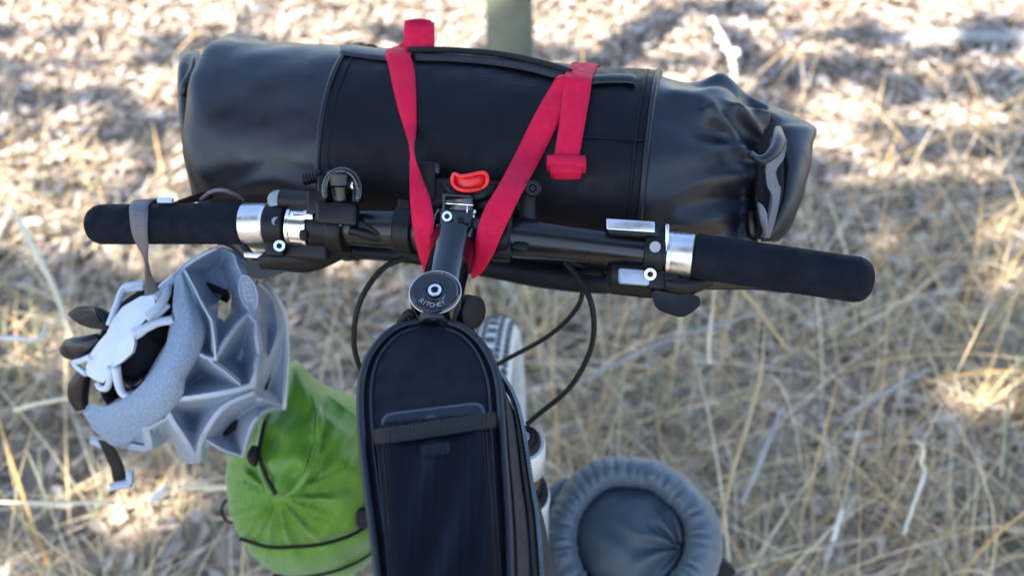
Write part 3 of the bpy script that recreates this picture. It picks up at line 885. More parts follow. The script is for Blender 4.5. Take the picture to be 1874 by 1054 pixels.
part("top_tube", "bar", [smtube([HT0, (HT0 + ST) / 2 + V(0, 0, -.02), ST - V(0, 0, .08)], [.019, .017, .015], n=18)])
part("down_tube", "bar", [smtube([HT1, (HT1 + BB) / 2 + V(0, 0, .01), BB], [.023, .022, .021], n=18)])
part("seat_tube", "bar", [smtube([ST, (ST + BB) / 2, BB], .016, n=16)])
part("bottom_bracket", "black", [lathe(BB - V(.036, 0, 0), V(1, 0, 0), [(0, .015), (0, .02), (.072, .02), (.072, .015)], 20)], sharp=40)
# hoses and cables
part("brake_hose", "rubber", [smtube([B(640, 440, .004), B(700, 447, .03), P(745, 467, .80), P(700, 492, .80), P(662, 545, .80), P(648, 605, .81), P(655, 662, .84), P(690, 720, .88), P(770, 770, .93)], .0024, n=8)])
part("brake_hose", "rubber", [smtube([B(1120, 495, .012), P(1080, 492, .80), P(1035, 478, .80), P(1062, 512, .80), P(1082, 555, .80), P(1087, 605, .81), P(1075, 655, .83), P(1040, 712, .86), P(985, 758, .885), P(965, 775, .895)], .0024, n=8)])
part("shift_cable", "rubber", [smtube([B(1100, 500, .014), P(1060, 500, .81), P(1066, 535, .81), P(1050, 572, .82), P(1000, 617, .85), P(915, 664, .88), P(860, 700, .88)], .0021, n=8)])
part("shift_cable", "rubber", [smtube([B(640, 400, -.015), B(665, 412, -.016), B(700, 430, -.012), B(740, 445, 0), P(780, 450, .80)], .002, n=8)])
part("cable_guide", "black", [smtube([B(640, 420, -.014), B(690, 432, -.010), B(745, 440, .0)], [.004, .0045, .004], n=8)])

# ================================================================== light mount on the left of the bar
lm = thing("light_mount", B(615, 400, -.02), "small black clamp bracket with thumb screw standing on the bar left of the stem", "bracket")
part("base_block", "black", [box(B(618, 392, -.016), BD * .0165, UP * .0085, FW * .008, .003), lathe(B(606, 418), BD, [(0, .015), (0, .018), (.001, .0188), (.012, .0188), (.013, .018), (.013, .015)], 26)], lm, sharp=40)
part("side_block", "black", [box(B(583, 372, -.012), BD * .008, UP * .009, FW * .008, .002), box(B(592, 352, -.012), BD * .004, UP * .012, FW * .007, .002)], lm, sharp=40)
hoop = [B(626 + 32 * math.cos(a), 350 - 38 * math.sin(a), -.025) for a in np.linspace(-.5, math.pi + .4, 22)]
part("clamp_hoop", "gloss", [tube(hoop, .0026, 10, hint=FW, ell=1.0)], lm)
part("rotor_core", "bar", [lathe(B(625, 368, -.012), (UP * .95 + FW * -.3), [(0, .0075), (.012, .0080), (.014, .0105), (.022, .0105), (.0235, .009), (.0235, .0001)], 24)], lm, sharp=40)
part("thumb_screw", "black", [lathe(B(553, 329, -.012), (B(590, 320) - B(553, 329)), [(0, .003)] + [(.0008 + i * .0013, .0052 if i % 2 else .0044) for i in range(10)] + [(.0155, .003)], 14),
                              lathe(B(588, 325, -.012), (B(600, 348) - B(588, 325)), [(0, .0028), (.02, .0028)], 12)], lm, sharp=30)
part("clamp_screw", "chrome", [lathe(B(650, 340, -.020), TOC(B(650, 340)) + RT * .6, [(-.008, .0035), (0, .0038), (.0012, .0030), (.0012, .0012), (-.001, .0001)], 14)], lm, sharp=30)
part("indicator_stud", "chrome", [lathe(B(649, 378, -.016), TOC(B(649, 378)), [(-.004, .0016), (0, .0016), (.0005, .0001)], 10), lathe(B(623, 409, -.020), TOC(B(623, 409)), [(-.004, .0016), (0, .0016), (.0005, .0001)], 10)], lm, sharp=30)
part("hoop_end_block", "black", [box(B(655, 352, -.016), BD * .004, UP * .008, FW * .006, .0015)], lm, sharp=40)

# ================================================================== HANDLEBAR ROLL
RA, RB = P(345, 255, .93), P(1425, 345, .84)
RAX = (RB - RA); RL = RAX.length; RAX = RAX.normalized()
RR = .0965
e1 = (UP - RAX * UP.dot(RAX)).normalized()
e2 = RAX.cross(e1)                     # points away from or towards the camera
if e2.dot(FW) > 0: e2 = -e2            # e2 towards the camera
def RS(s):
    return RR * (1 - .13 * max(0, s) / RL)
def roll_hit(px, py, off=0.0):
    p = roll_hit_(px, py, off)
    for _ in range(2):
        p = roll_hit_(px, py, off + RS((p - RA).dot(RAX)) - RR)
    return p
def roll_hit_(px, py, off=0.0):
    """point on the roll (radius RR+off) seen at this pixel; at the silhouette the nearest point of it"""
    o_ = CAM; d_ = (P(px, py, 1) - CAM).normalized()
    w0 = o_ - RA
    dp = d_ - RAX * d_.dot(RAX); wp = w0 - RAX * w0.dot(RAX)
    A_ = dp.dot(dp); B_ = 2 * dp.dot(wp); C_ = wp.dot(wp) - (RR + off) ** 2
    disc_ = B_ * B_ - 4 * A_ * C_
    t = (-B_ - math.sqrt(disc_)) / (2 * A_) if disc_ > 0 else -B_ / (2 * A_)
    p = o_ + d_ * t
    if disc_ <= 0:
        a_ = (p - RA).dot(RAX); c_ = RA + RAX * a_
        p = c_ + (p - c_).normalized() * (RR + off)
    return p
def rollp(s, th, r):
    """s = metres along the axis, th = angle from the top towards the camera"""
    r = r + RS(s) - RR
    return RA + RAX * s + e1 * (r * math.cos(th)) + e2 * (r * math.sin(th))
def s_at(px):
    return (roll_hit(px, 300) - RA).dot(RAX)

roll = thing("handlebar_roll", (RA + RB) / 2, "large black waterproof roll bag strapped across the front of the handlebar", "bag")
NS, NT = 210, 190
def wr(th, s, k):
    return math.sin(th * 3 + s * 40 + k) * .5 + math.sin(th * 7 - s * 63 + k * 2) * .3 + math.sin(th * 13 + s * 110 + k) * .2
sL, sR = s_at(578), s_at(1188)
v = []
for i in range(NS + 1):
    t = i / NS
    s = .040 + (RL - .054) * t
    pxx = 345 + 1080 * t
    for j in range(NT):
        th = 2 * math.pi * j / NT
        r = RS(s) + .0012 * wr(th, s, 1)
        cx_e = Vector()
        if t < .06:                                         # left end drawn in and folded
            u = (1 - t / .06)
            r *= 1 - .10 * u ** 3
            r += .0012 * u * math.sin(6 * th + 2) + .0010 * u * math.sin(11 * th)
            cx_e -= e1 * (-.012 * u ** 2)
        if t > .80:                                         # right end pinched towards the closure
            u = min(1, (t - .80) / .20)
            x_ = math.cos(th); y_ = math.sin(th)
            flat = 1 - .62 * u ** 1.7                       # flattens across, stays tall
            r_e = RS(s)
            fold = u ** 1.3 * (.007 * math.sin(9 * th + 1.3) + .004 * math.sin(17 * th + s * 90)) + .006 * u * math.exp(-((th - .7) / .25) ** 2)
            pt = RA + RAX * s + e1 * ((r_e * (1 - .18 * u ** 1.4) + fold) * x_) + e2 * ((r_e * flat + fold) * y_ - .012 * u) - e1 * (.006 * u)
            pt += e1 * (.015 * max(0, x_) ** 4 * math.exp(-((u - .56) / .17) ** 2))
            v.append(pt)
            continue
        v.append(RA + RAX * s + e1 * (r * math.cos(th)) + e2 * (r * math.sin(th)) + cx_e)
def seg_d(x, y, pl_):
    best = 1e9
    for (x0, y0), (x1, y1) in zip(pl_[:-1], pl_[1:]):
        dx, dy = x1 - x0, y1 - y0
        t = max(0, min(1, ((x - x0) * dx + (y - y0) * dy) / (dx * dx + dy * dy)))
        best = min(best, math.hypot(x - x0 - dx * t, y - y0 - dy * t))
    return best
CREASES = [([(1300, 195), (1335, 240), (1365, 280), (1392, 300)], 13, .005), ([(1330, 205), (1362, 245), (1388, 275)], 12, -.0015), ([(1350, 190), (1382, 230), (1402, 262)], 7, .006), ([(1372, 190), (1396, 225), (1410, 250)], 8, -.0015),
           ([(1405, 305), (1392, 345), (1396, 385), (1402, 430)], 8, .006), ([(1385, 335), (1380, 380), (1386, 430)], 9, -.003), ([(1368, 350), (1366, 430)], 9, .004),
           ([(1240, 170), (1300, 185), (1345, 175)], 14, .003), ([(1200, 215), (1260, 225), (1310, 245)], 16, -.0025),
           ([(400, 130), (470, 150), (560, 140)], 16, .0018), ([(420, 330), (500, 300), (570, 320)], 18, -.002)]
for i_, p in enumerate(v):
    x, y, d = proj(p)
    if x > 1180 or x < 600:
        if (p - RA - RAX * (p - RA).dot(RAX)).dot(e2) > -.03:
            for pl_, w_, am in CREASES:
                q_ = seg_d(x, y, pl_)
                if q_ < 3 * w_: p = p - FW * (am * math.exp(-(q_ / w_) ** 2))
            v[i_] = p
part("bag_body", "vinyl", [(v, grid_faces(NS + 1, NT, True, True))], roll)
# harness sleeve wrapped round the middle
v = []
n1, n2 = 70, 96
for i in range(n1 + 1):
    s = sL + (sR - sL) * i / n1
    for j in range(n2):
        th = 2 * math.pi * j / n2
        bulge = .0022 + .0010 * math.sin(s * 30) * math.sin(th * 2 + 1) + .0012 * wr(th, s, 4)
        edge = min(i, n1 - i)
        if edge == 0: bulge = -.001
        elif edge == 1: bulge = max(bulge, .0022)
        r = RR + bulge + .001
        v.append(rollp(s, th, r))
part("harness_sleeve", "sleeve", [(v, grid_faces(n1 + 1, n2, True))], roll)
for s, rr_ in ((sL + .003, .0024), (sR - .003, .0024), (sR - .012, .0014), (sL + .012, .0012)):
    part("sleeve_piping", "piping" if rr_ > .002 else "sleeve", [tube([rollp(s, a, RR + .0035) for a in np.linspace(0, 2 * math.pi, 72, endpoint=False)], rr_, 8, closed=True, hint=RAX)], roll)
# zipped flap running along the top, and the little tabs at its ends
def on(px, py, off=.004): return roll_hit(px, py, off)
def flap(name, m, L_, t=.002, parent=roll, off=.004):
    return part(name, m, [ribbon([(on(x, y0, off), on(x, y1, off)) for x, y0, y1 in L_], t)], parent)
flap("top_flap", "bagside", [(760, 88, 110), (830, 90, 112), (900, 96, 118), (960, 106, 128), (1010, 120, 141), (1050, 133, 153)], .003, off=.006)
part("flap_zipper", "webb", [smtube([on(x, y, .0085) for x, y in ((745, 92), (820, 92), (900, 98), (960, 108), (1020, 124), (1045, 132))], .0028, n=8)], roll)
flap("left_tab", "vinyl", [(622, 84, 100), (650, 84, 104), (680, 88, 108), (715, 92, 112)], .003, off=.005)
flap("right_tab", "vinyl", [(1080, 140, 154), (1110, 138, 152), (1150, 138, 152), (1163, 141, 156)], .005, off=.006)
part("side_seam", "sleeve", [smtube([on(x, y, .0045) for x, y in ((1010, 250), (1060, 251), (1120, 253), (1180, 258))], .0009, n=6)], roll)
# vertical stitched webbing under the right strap

# right roll closure : fabric rolled up into an upright bundle, with two folded loops in front
dR = .835
def RP(px, py, d): return P(px, py, d)
v = []
rows = [  # (left x, right x, y, depth, half thickness)
    (1392, 1418, 196, .868, .004), (1404, 1450, 212, .858, .011), (1411, 1482, 230, .850, .014), (1414, 1490, 240, .846, .017), (1420, 1486, 262, .840, .018), (1426, 1480, 300, .832, .019),
    (1424, 1470, 345, .824, .018), (1416, 1456, 390, .818, .016), (1400, 1440, 425, .814, .012), (1392, 1425, 442, .812, .006)]
rc = crom(rows, 5)
for (x0, x1, y, d, h) in rc:
    c0, c1 = RP(x0, y, d - .010), RP(x1, y, d + .012)
    ax_ = c1 - c0; dp = FW * h
    for j in range(20):
        a = 2 * math.pi * j / 20
        ca, sa = math.cos(a), math.sin(a)
        sgn = lambda q, e: math.copysign(abs(q) ** e, q)
        v.append((c0 + c1) / 2 + ax_ * (.5 * sgn(ca, .75)) + dp * sgn(sa, .7) + ax_ * .02 * math.sin(y * .11 + j))
part("roll_closure", "vinyl", [(v, grid_faces(len(rc), 20, True, True))], roll)
# big curled fold, light from its grey lining side
part("closure_fold", "vinyl", [ribbon([(RP(1374, 276, .775), RP(1376, 292, .775)), (RP(1393, 285, .765), RP(1396, 302, .763)),
                                       (RP(1408, 268, .772), RP(1424, 286, .768)), (RP(1414, 248, .785), RP(1438, 262, .782)), (RP(1414, 236, .80), RP(1432, 240, .80))], .003, bulge=.002)], roll)
part("closure_fold", "lining", [ribbon([(RP(1412, 252, .788), RP(1440, 256, .792)), (RP(1406, 285, .784), RP(1434, 290, .79)), (RP(1402, 312, .786), RP(1420, 312, .79)), (RP(1404, 340, .79), RP(1424, 335, .79)), (RP(1414, 362, .79), RP(1428, 350, .795)), (RP(1408, 400, .79), RP(1420, 395, .795)), (RP(1398, 436, .79), RP(1408, 436, .795))], .003, bulge=.004)], roll)
part("closure_fold", "lining", [smtube([RP(1388, 372, .768), RP(1394, 385, .762), RP(1398, 405, .762), RP(1402, 432, .765)], [.001, .0026, .0028, .001], n=10, ell=1.0)], roll)
part("closure_gap_shade", "pad", [ribbon([(RP(1392, 225, .835), RP(1432, 225, .835)), (RP(1390, 262, .81), RP(1425, 262, .81)), (RP(1388, 300, .80), RP(1434, 300, .80)), (RP(1386, 350, .80), RP(1434, 345, .80)), (RP(1386, 400, .80), RP(1426, 400, .80)), (RP(1384, 438, .80), RP(1410, 440, .80))], .002)], roll)  # black strip put in as the dark of the gap between folds
# left closure
v = []
rows = [(346, 366, 96, .93, .004), (334, 366, 108, .92, .014), (329, 366, 135, .905, .020), (331, 372, 180, .89, .024), (336, 380, 240, .88, .026), (345, 384, 310, .875, .022), (354, 384, 358, .872, .012)]
rc = crom(rows, 5)
for (x0, x1, y, d, h) in rc:
    c0, c1 = P(x0, y, d), P(x1, y, d + .004)
    ax_ = c1 - c0; dp = FW * h
    for j in range(18):
        a = 2 * math.pi * j / 18
        v.append((c0 + c1) / 2 + ax_ * (.5 * math.cos(a)) + dp * math.sin(a))
part("roll_closure", "vinyl", [(v, grid_faces(len(rc), 18, True, True))], roll)
part("closure_fold", "vinyl", [smtube([P(362, 98, .90), P(364, 130, .872), P(369, 165, .860), P(373, 200, .855)], [.0022, .003, .0028, .0012], n=10)], roll)
part("closure_fold", "vinyl", [smtube([P(356, 104, .90), P(348, 135, .876), P(339, 160, .868), P(334, 176, .868)], [.0015, .003, .0045, .002], n=10)], roll)
part("closure_gap_shade", "pad", [prism([P(356, 112, .884), P(362, 112, .882), P(369, 200, .856), P(340, 172, .870)], FW * .004)], roll)  # black sheet put in as the shade inside the left fold
# grey loop of webbing sticking out above the left grip
part("carry_loop", "greystrap", [smtube([P(368, 366, .80), P(385, 352, .79), P(405, 348, .785), P(425, 354, .79), P(445, 366, .80)], .0016, n=8)], roll)
part("carry_loop", "webb", [ribbon([(P(300, 378, .81), P(300, 386, .815)), (P(340, 362, .82), P(340, 374, .825)), (P(372, 352, .83), P(372, 368, .835)), (P(392, 350, .85), P(396, 362, .85))], .0015)], roll)
# lower lip of the harness seen under the bar
part("harness_lower_edge", "sleeve", [smtube([P(640, 458, .86), P(760, 462, .855), P(900, 480, .85), P(1010, 498, .845), P(1120, 510, .84), P(1260, 505, .835)], [.004, .009, .012, .013, .011, .005], n=14, ell=1.3)], roll)

# ================================================================== bag mount (bracket behind the stem) with its red release
bmn = thing("bag_mount", B(860, 350, .02), "black plastic bag mount behind the stem with a bright red release tab", "bracket")
part("mount_body", "black", [box(B(862, 362, .022), BD * .046, UP * .013, FW * .02, .006), box(B(775, 335, .012), BD * .011, UP * .016, FW * .012, .004), box(B(962, 375, .010), BD * .008, UP * .018, FW * .012, .003)], bmn, sharp=40)
part("top_hook", "bar", [box(B(778, 309, .010), BD * .0125, UP * .0045, FW * .008, .002)], bmn, sharp=40)
part("mount_clamp", "black", [lathe(B(728, 420), BD, [(0, .015), (0, .0185), (.001, .0195), (.013, .0195), (.014, .0185), (.014, .015)], 28), box(B(742, 395, .0), BD * .006, UP * .012, FW * .012, .003)], bmn, sharp=40)
part("mount_clamp", "black", [lathe(B(905, 431), BD, [(0, .015), (0, .0185), (.001, .0195), (.013, .0195), (.014, .0185), (.014, .015)], 28), box(B(918, 425, -.006), BD * .0085, UP * .0185, FW * .010, .003)], bmn, sharp=40)
cup = [B(x, y, -.010 + .004 * math.sin(x * .08)) for x, y in ((829, 322), (833, 319), (842, 323), (860, 321), (878, 317), (888, 318), (892, 327), (890, 338), (880, 346), (862, 349), (845, 348), (834, 343), (828, 334))]
cupc = [Vector(p) for p in crom(cup, 4, closed=True)]
rt = part("release_tab", "redp", [tube(cupc, .0016, 8, closed=True, hint=FW), prism([p + FW * .0015 for p in cupc], FW * .003)], bmn)
part("tab_wall", "redp", [([p for p in cupc] + [p + FW * .007 for p in cupc], [(i, (i + 1) % len(cupc), len(cupc) + (i + 1) % len(cupc), len(cupc) + i) for i in range(len(cupc))])], rt)
part("tab_surround", "black", [smtube([B(x, y, -.004) for x, y in ((815, 335), (830, 352), (860, 360), (890, 354), (905, 335))], [.003, .005, .005, .005, .003], n=10)], bmn)
part("mount_screw", "black", [lathe(B(975, 345, -.004), TOC(B(975, 345)), [(-.006, .0062), (0, .0066), (.001, .0052), (.001, .003), (-.001, .002)], 16)], bmn, sharp=30)
part("cable_stub", "black", [smtube([B(940, 452, -.016), B(952, 453, -.017), B(965, 455, -.016)], [.0036, .0036, .003], n=8)], bmn)

# ================================================================== RED STRAPS
st1 = thing("strap", roll_hit(735, 200, .01), "red webbing strap left of the stem, its tail rolled up above the bag", "strap", )
bd = lambda x, y, o_: B(x, y, o_)
back = lambda px, th: None
s_c = (on(708, 98, .006) - RA).dot(RAX); s_d = (on(753, 100, .006) - RA).dot(RAX)
top1 = [(rollp(s_c, -.8, RR - .004), rollp(s_d, -.8, RR - .004)), (rollp(s_c, -.15, RR + .0075), rollp(s_d, -.15, RR + .0075))]
part("webbing", "red", [ribbon(top1 + [(on(708, 92, .007), on(753, 96, .007)), (on(713, 130, .005), on(759, 132, .005)), (on(726, 190, .005), on(762, 190, .005)),
     (on(741, 240, .006), on(762, 236, .007)), (B(750, 275, -.004), B(758, 278, -.012)), (B(750, 330, -.022), B(771, 322, -.014)), (B(751, 375, -.027), B(788, 368, -.022)),
     (B(756, 420, -.026), B(794, 408, -.026)), (B(764, 458, -.020), B(791, 452, -.022)), (B(774, 492, -.014), B(786, 492, -.014)), (B(778, 512, .0), B(784, 512, .004))], .0013, k=7)], st1)
sp_ = []
cR = P(767, 69, .850)
for i in range(46):
    a = i / 45 * 2 * math.pi * 2.6
    r_ = .0045 + .0028 * a / (2 * math.pi) * 1.05
    off_ = RT * (r_ * 1.12 * math.cos(a + 2.2)) + (FW * .8 + UP * .45) * (r_ * .8 * math.sin(a + 2.2))
    top_ = cR + UP * .0140 + off_; bot_ = cR - UP * .0140 + off_
    sp_.append((top_, bot_))
part("rolled_tail", "red", [ribbon(sp_, .0018, k=3)], st1)
part("tail_bridge", "red", [ribbon([(P(716, 98, .868), P(740, 102, .862)), (P(728, 86, .868), P(748, 97, .860)), (P(741, 72, .862), P(752, 94, .856))], .0013)], st1)

st2 = thing("strap", roll_hit(980, 230, .01), "red webbing strap running diagonally right of the stem, its short end hanging in a loop", "strap")
s_a = (on(1030, 142, .006) - RA).dot(RAX); s_b = (on(1081, 146, .006) - RA).dot(RAX)
tb = [(rollp(s_a, -.35, RR - .004), rollp(s_b, -.35, RR - .004)), (rollp(s_a, .05, RR + .005), rollp(s_b, .05, RR + .005))]
part("webbing", "red", [ribbon(tb[:1] + [(on(1026, 138, .009), on(1066, 140, .009)), (on(1004, 166, .007), on(1048, 178, .007)), (on(975, 217, .007), on(1022, 226, .007)), (on(944, 280, .012), on(990, 290, .010)),
     (B(915, 335, -.010), B(958, 348, -.012)), (B(888, 380, -.024), B(930, 405, -.026)), (B(874, 420, -.027), B(912, 445, -.027)), (B(868, 462, -.020), B(903, 466, -.022)),
     (B(863, 498, -.010), B(884, 496, -.010)), (B(862, 508, .0), B(870, 508, .004))], .0013, k=7)], st2)
part("hanging_end", "red", [ribbon(tb + [(on(1034, 136, .011), on(1085, 140, .011)), (on(1030, 170, .010), on(1080, 172, .010)), (on(1025, 215, .010), on(1072, 218, .010)), (on(1018, 262, .011), on(1064, 264, .011)), (on(1014, 285, .012), on(1060, 286, .012))], .0014, k=6)], st2)
lc = on(1036, 300, .014)
sp_ = []
for i in range(28):
    a = -1.2 + i / 27 * 2 * math.pi * 1.5
    r_ = .0085 + .0012 * i / 27
    o1 = UP * (r_ * .62 * math.sin(a)) - FW * (r_ * .9 * math.cos(a))
    sp_.append((lc - RAX * .0150 + o1 - UP * .001, lc + RAX * .0150 + o1))
part("end_loop", "red", [ribbon(sp_, .0022, k=2), ribbon([(P(1003, 288, .768), P(1071, 286, .766)), (P(1003, 298, .764), P(1070, 297, .762)), (P(1006, 305, .768), P(1067, 303, .766))], .003),
                          ribbon([(P(1009, 302, .762), P(1066, 300, .760)), (P(1007, 314, .760), P(1065, 313, .758)), (P(1008, 326, .765), P(1062, 327, .763))], .003)], st2)

# ================================================================== TOP TUBE BAG
ZT = 1.012
bagt = thing("top_tube_bag", (-.06, .38, .905), "tall black top tube bag with arched front, zipper and a mesh pocket holding a phone", "bag")
left_e = [(785, 589), (750, 593), (722, 604), (698, 624), (676, 654), (664, 690), (660, 730), (662, 790), (670, 870), (680, 950), (688, 1010), (694, 1060), (702, 1150), (712, 1260), (720, 1380)]
right_e = [(785, 589), (818, 592), (845, 601), (868, 618), (888, 642), (904, 675), (913, 712), (917, 760), (921, 830), (926, 900), (930, 970), (932, 1060), (933, 1150), (934, 1260), (935, 1380)]
def zt(py): return ZT - .002 * max(0, (py - 1054) / 300.0)
Lc = [tuple(q) for q in crom(left_e, 6)]; Rc = [tuple(q) for q in crom(right_e, 6)]
outl = [Pz(x, y, zt(y)) for x, y in Lc[::-1]] + [Pz(x, y, zt(y)) for x, y in Rc[1:]]      # from bottom-left over the arch to bottom-right
nO = len(outl)
cen = Pz(795, 900, ZT)
def toward(p, f):
    """shift a rim point towards the centre line of the bag"""
    px_, py_, _ = proj(p)
    c = Pz(795 + (px_ - 795) * .0, max(py_, 700) if py_ < 700 else py_, ZT)
    return p + (c - p).normalized() * f
NV = 9
v = []
def leanf(p):
    return V(.010 + .026 * max(0.0, min(1.0, (.49 - p.y) / .13)), .002, 0)
for k in range(NV):
    u = k / (NV - 1)
    for i, p in enumerate(outl):
        c = toward(p, .01) - p
        outv = -c.normalized()
        bulge = .007 * math.sin(math.pi * min(1, u * 1.0)) + .0014 * math.sin(i * .35 + u * 9) * u
        q = p + leanf(p) * u + outv * (bulge - .004 * u * u) + V(0, 0, -(.105) * u)
        v.append(q)
part("side_wall", "bagside", [(v, grid_faces(NV, nO))], bagt)
part("bottom_panel", "bagside", [prism(v[(NV - 1) * nO:], V(0, 0, .003))], bagt)
# top panel : rows across, gently domed
v = []; nc = 17; nr = len(Lc)
for i in range(nr):
    yl, yr = Lc[i], Rc[i]
    a = Pz(yl[0], yl[1], zt(yl[1]) - .002); c = Pz(yr[0], yr[1], zt(yr[1]) - .002)
    for j in range(nc):
        u = j / (nc - 1)
        q = a.lerp(c, u)
        q.z += .0035 * (1 - (2 * u - 1) ** 4) * min(1, i / 10) + .0012 * math.sin(u * 9 + i * .21) * (1 - abs(2 * u - 1))
        v.append(q)
part("top_panel", "bagtop", [(v, grid_faces(nr, nc))], bagt)
part("rim_piping", "piping", [tube([p + V(0, 0, .001) for p in outl], .0027, 10, hint=V(0, 0, 1))], bagt)
part("inner_seam", "piping", [tube([toward(p, .0062) + V(0, 0, .0006) for p in outl], .0011, 8, hint=V(0, 0, 1))], bagt)
part("outer_seam", "piping", [tube([p + leanf(p) * .06 - (toward(p, .01) - p).normalized() * .0022 + V(0, 0, -.006) for p in outl], .0011, 8, hint=V(0, 0, 1))], bagt)
# mesh pocket
v = []; ys_ = np.linspace(800, 1380, 34)
def pl(y): return 690 + (y - 800) * (22 / 250) if y < 1054 else 712 + (y - 1054) * .03
def pr(y): return 897 + (y - 800) * (18 / 250) if y < 1054 else 915 + (y - 1054) * .02
for i, y in enumerate(ys_):
    a = Pz(pl(y), y, ZT + .001); c = Pz(pr(y), y - 20 * max(0, 1 - i / 12), ZT + .001)
    for j in range(25):
        u = j / 24
        q = a.lerp(c, u); q.z += .0125 * (1 - (2 * u - 1) ** 16) + .0008 * math.sin(u * 14 + i * .5) * (1 - abs(2 * u - 1))
        v.append(q)
part("mesh_pocket", "meshy", [(v, grid_faces(len(ys_), 25))], bagt)
mb = MB()
for j in range(1, 40):
    u = j / 40
    pts = []
    for i, y in enumerate(ys_[::3]):
        a = Pz(pl(y), y, ZT + .001); c = Pz(pr(y), y - 20 * max(0, 1 - 3 * i / 12), ZT + .001)
        q = a.lerp(c, u); q.z += .0125 * (1 - (2 * u - 1) ** 16) + .0004
        pts.append(q)
    mb.add(tube(pts, .00045, 4, hint=V(0, 0, 1), caps=False))
mr = mb.obj("mesh_ribs", M['meshy'], bagt); mr["kind"] = "stuff"
for e_ in (0, 1):
    pts = [Pz((pl(y) if e_ == 0 else pr(y)), y - (20 * max(0, 1 - i / 12) if e_ else 0), ZT + .0015) for i, y in enumerate(ys_)]
    part("pocket_seam", "piping", [tube(pts, .0009, 6, hint=V(0, 0, 1))], bagt)
part("elastic_band", "webb", [ribbon([(Pz(683, 786, ZT + .004), Pz(686, 814, ZT + .004)), (Pz(697, 784, ZT + .0120), Pz(699, 812, ZT + .0120)), (Pz(730, 780, ZT + .0148), Pz(732, 808, ZT + .0148)), (Pz(790, 771, ZT + .0155), Pz(792, 799, ZT + .0155)), (Pz(855, 761, ZT + .0148), Pz(857, 789, ZT + .0148)), (Pz(892, 755, ZT + .0120), Pz(894, 784, ZT + .0120)), (Pz(905, 754, ZT + .004), Pz(907, 782, ZT + .004))], .0018)], bagt)
part("pocket_tag", "meshy", [ribbon([(Pz(768, 812, ZT + .0142), Pz(770, 836, ZT + .0142)), (Pz(795, 809, ZT + .0144), Pz(797, 834, ZT + .0144)), (Pz(822, 806, ZT + .0142), Pz(824, 830, ZT + .0142))], .0008)], bagt)
# front fabric loop and hook of the bag against the steerer
part("front_loop", "piping", [ribbon([(P(766, 582, .655), P(768, 592, .655)), (P(785, 572, .648), P(786, 584, .648)), (P(805, 573, .648), P(804, 585, .648)), (P(820, 588, .655), P(812, 596, .655))], .002)], bagt)
part("front_strap_hook", "rubber", [smtube([P(732, 594, .672), P(740, 580, .668), P(750, 572, .668), P(757, 585, .672)], .0028, n=8)], bagt)
# zipper on the right wall
zc = [(924, 800), (926, 840), (931, 890), (938, 940), (945, 1000), (950, 1060), (954, 1130)]
zp = []
def wall(px, py):
    """point on the right wall of the bag for this pixel, found by its height below the rim"""
    best = None
    for k in range(NV):
        for i in range(nO // 2 + 8, nO):
            q = VW[k * nO + i]
            a = proj(q); e_ = (a[0] - px) ** 2 + (a[1] - py) ** 2
            if best is None or e_ < best[0]: best = (e_, q)
    return best[1]
VW = []
for k in range(NV):
    u = k / (NV - 1)
    for i, p in enumerate(outl):
        outv = -(toward(p, .01) - p).normalized()
        VW.append(p + leanf(p) * u + outv * (.0016 + .007 * math.sin(math.pi * u) - .004 * u * u) + V(0, 0, -.105 * u))
zrow = [VW[1 * nO + i].lerp(VW[2 * nO + i], .6) for i in range(nO // 2 + 16, nO)]
zrow2 = [VW[2 * nO + i].lerp(VW[3 * nO + i], .9) for i in range(nO // 2 + 16, nO)]
zt_ = part("zipper_tape", "webb", [ribbon([(a, c) for a, c in list(zip(zrow, zrow2))[::3]], .0012, k=2)], bagt)
mb = MB()
zm = [(a + c) / 2 for a, c in zip(zrow, zrow2)]
zs = crom(zm, 5)
for i in range(0, len(zs) - 1, 1):
    p = Vector(zs[i]); t = (Vector(zs[i + 1]) - p)
    if t.length < 1e-6: continue
    t = t.normalized(); sdv = V(0, 0, 1).cross(t).normalized()
    mb.add(box(p + V(.0018, 0, .0008 if i % 2 else -.0008), t * .0006, V(0, 0, 1) * .0030, V(1, 0, 0) * .0012))
zt2 = mb.obj("zipper_teeth", M['dull'], zt_, smooth=False); zt2["kind"] = "stuff"
zpull = VW[5 * nO + nO // 2 + 42] if False else P(956, 862, .640)
part("zip_pull", "pad", [ribbon([(P(950, 830, .632), P(955, 832, .634)), (P(955, 870, .632), P(962, 870, .636)), (P(960, 905, .636), P(963, 905, .64))], .002)], bagt)
part("zip_pull_tab", "alloy", [ribbon([(P(948, 842, .629), P(951, 842, .629)), (P(951, 860, .628), P(955, 858, .628)), (P(954, 872, .629), P(957, 871, .629))], .001)], bagt)

# phone in the pocket
ph = thing("phone", Pz(792, 850, ZT + .004), "dark smartphone tucked in the mesh pocket on top of the bag", "phone")
def rpoly(pts, r, n=6):
    out = []
    m = len(pts)
    for i in range(m):
        p = pts[i]; a = (pts[i - 1] - p).normalized(); c = (pts[(i + 1) % m] - p).normalized()
        s0_, s1_ = p + a * r, p + c * r
        for k in range(n):
            t = k / (n - 1)
            out.append(s0_.lerp(p, t).lerp(p.lerp(s1_, t), t))
    return out
cor = [Pz(696, 757, ZT + .0105), Pz(886, 734, ZT + .0105), Pz(905, 980, ZT + .0085), Pz(712, 990, ZT + .0085)]
pp = rpoly(cor, .0085)
part("phone_case", "phonerim", [prism(pp, V(0, 0, -.0070))], ph, sharp=35)
c0 = sum(pp, Vector()) / len(pp)
part("phone_glass", "phone", [prism([c0 + (p - c0) * .955 + V(0, 0, .0006) for p in pp], V(0, 0, -.002))], ph, sharp=35)
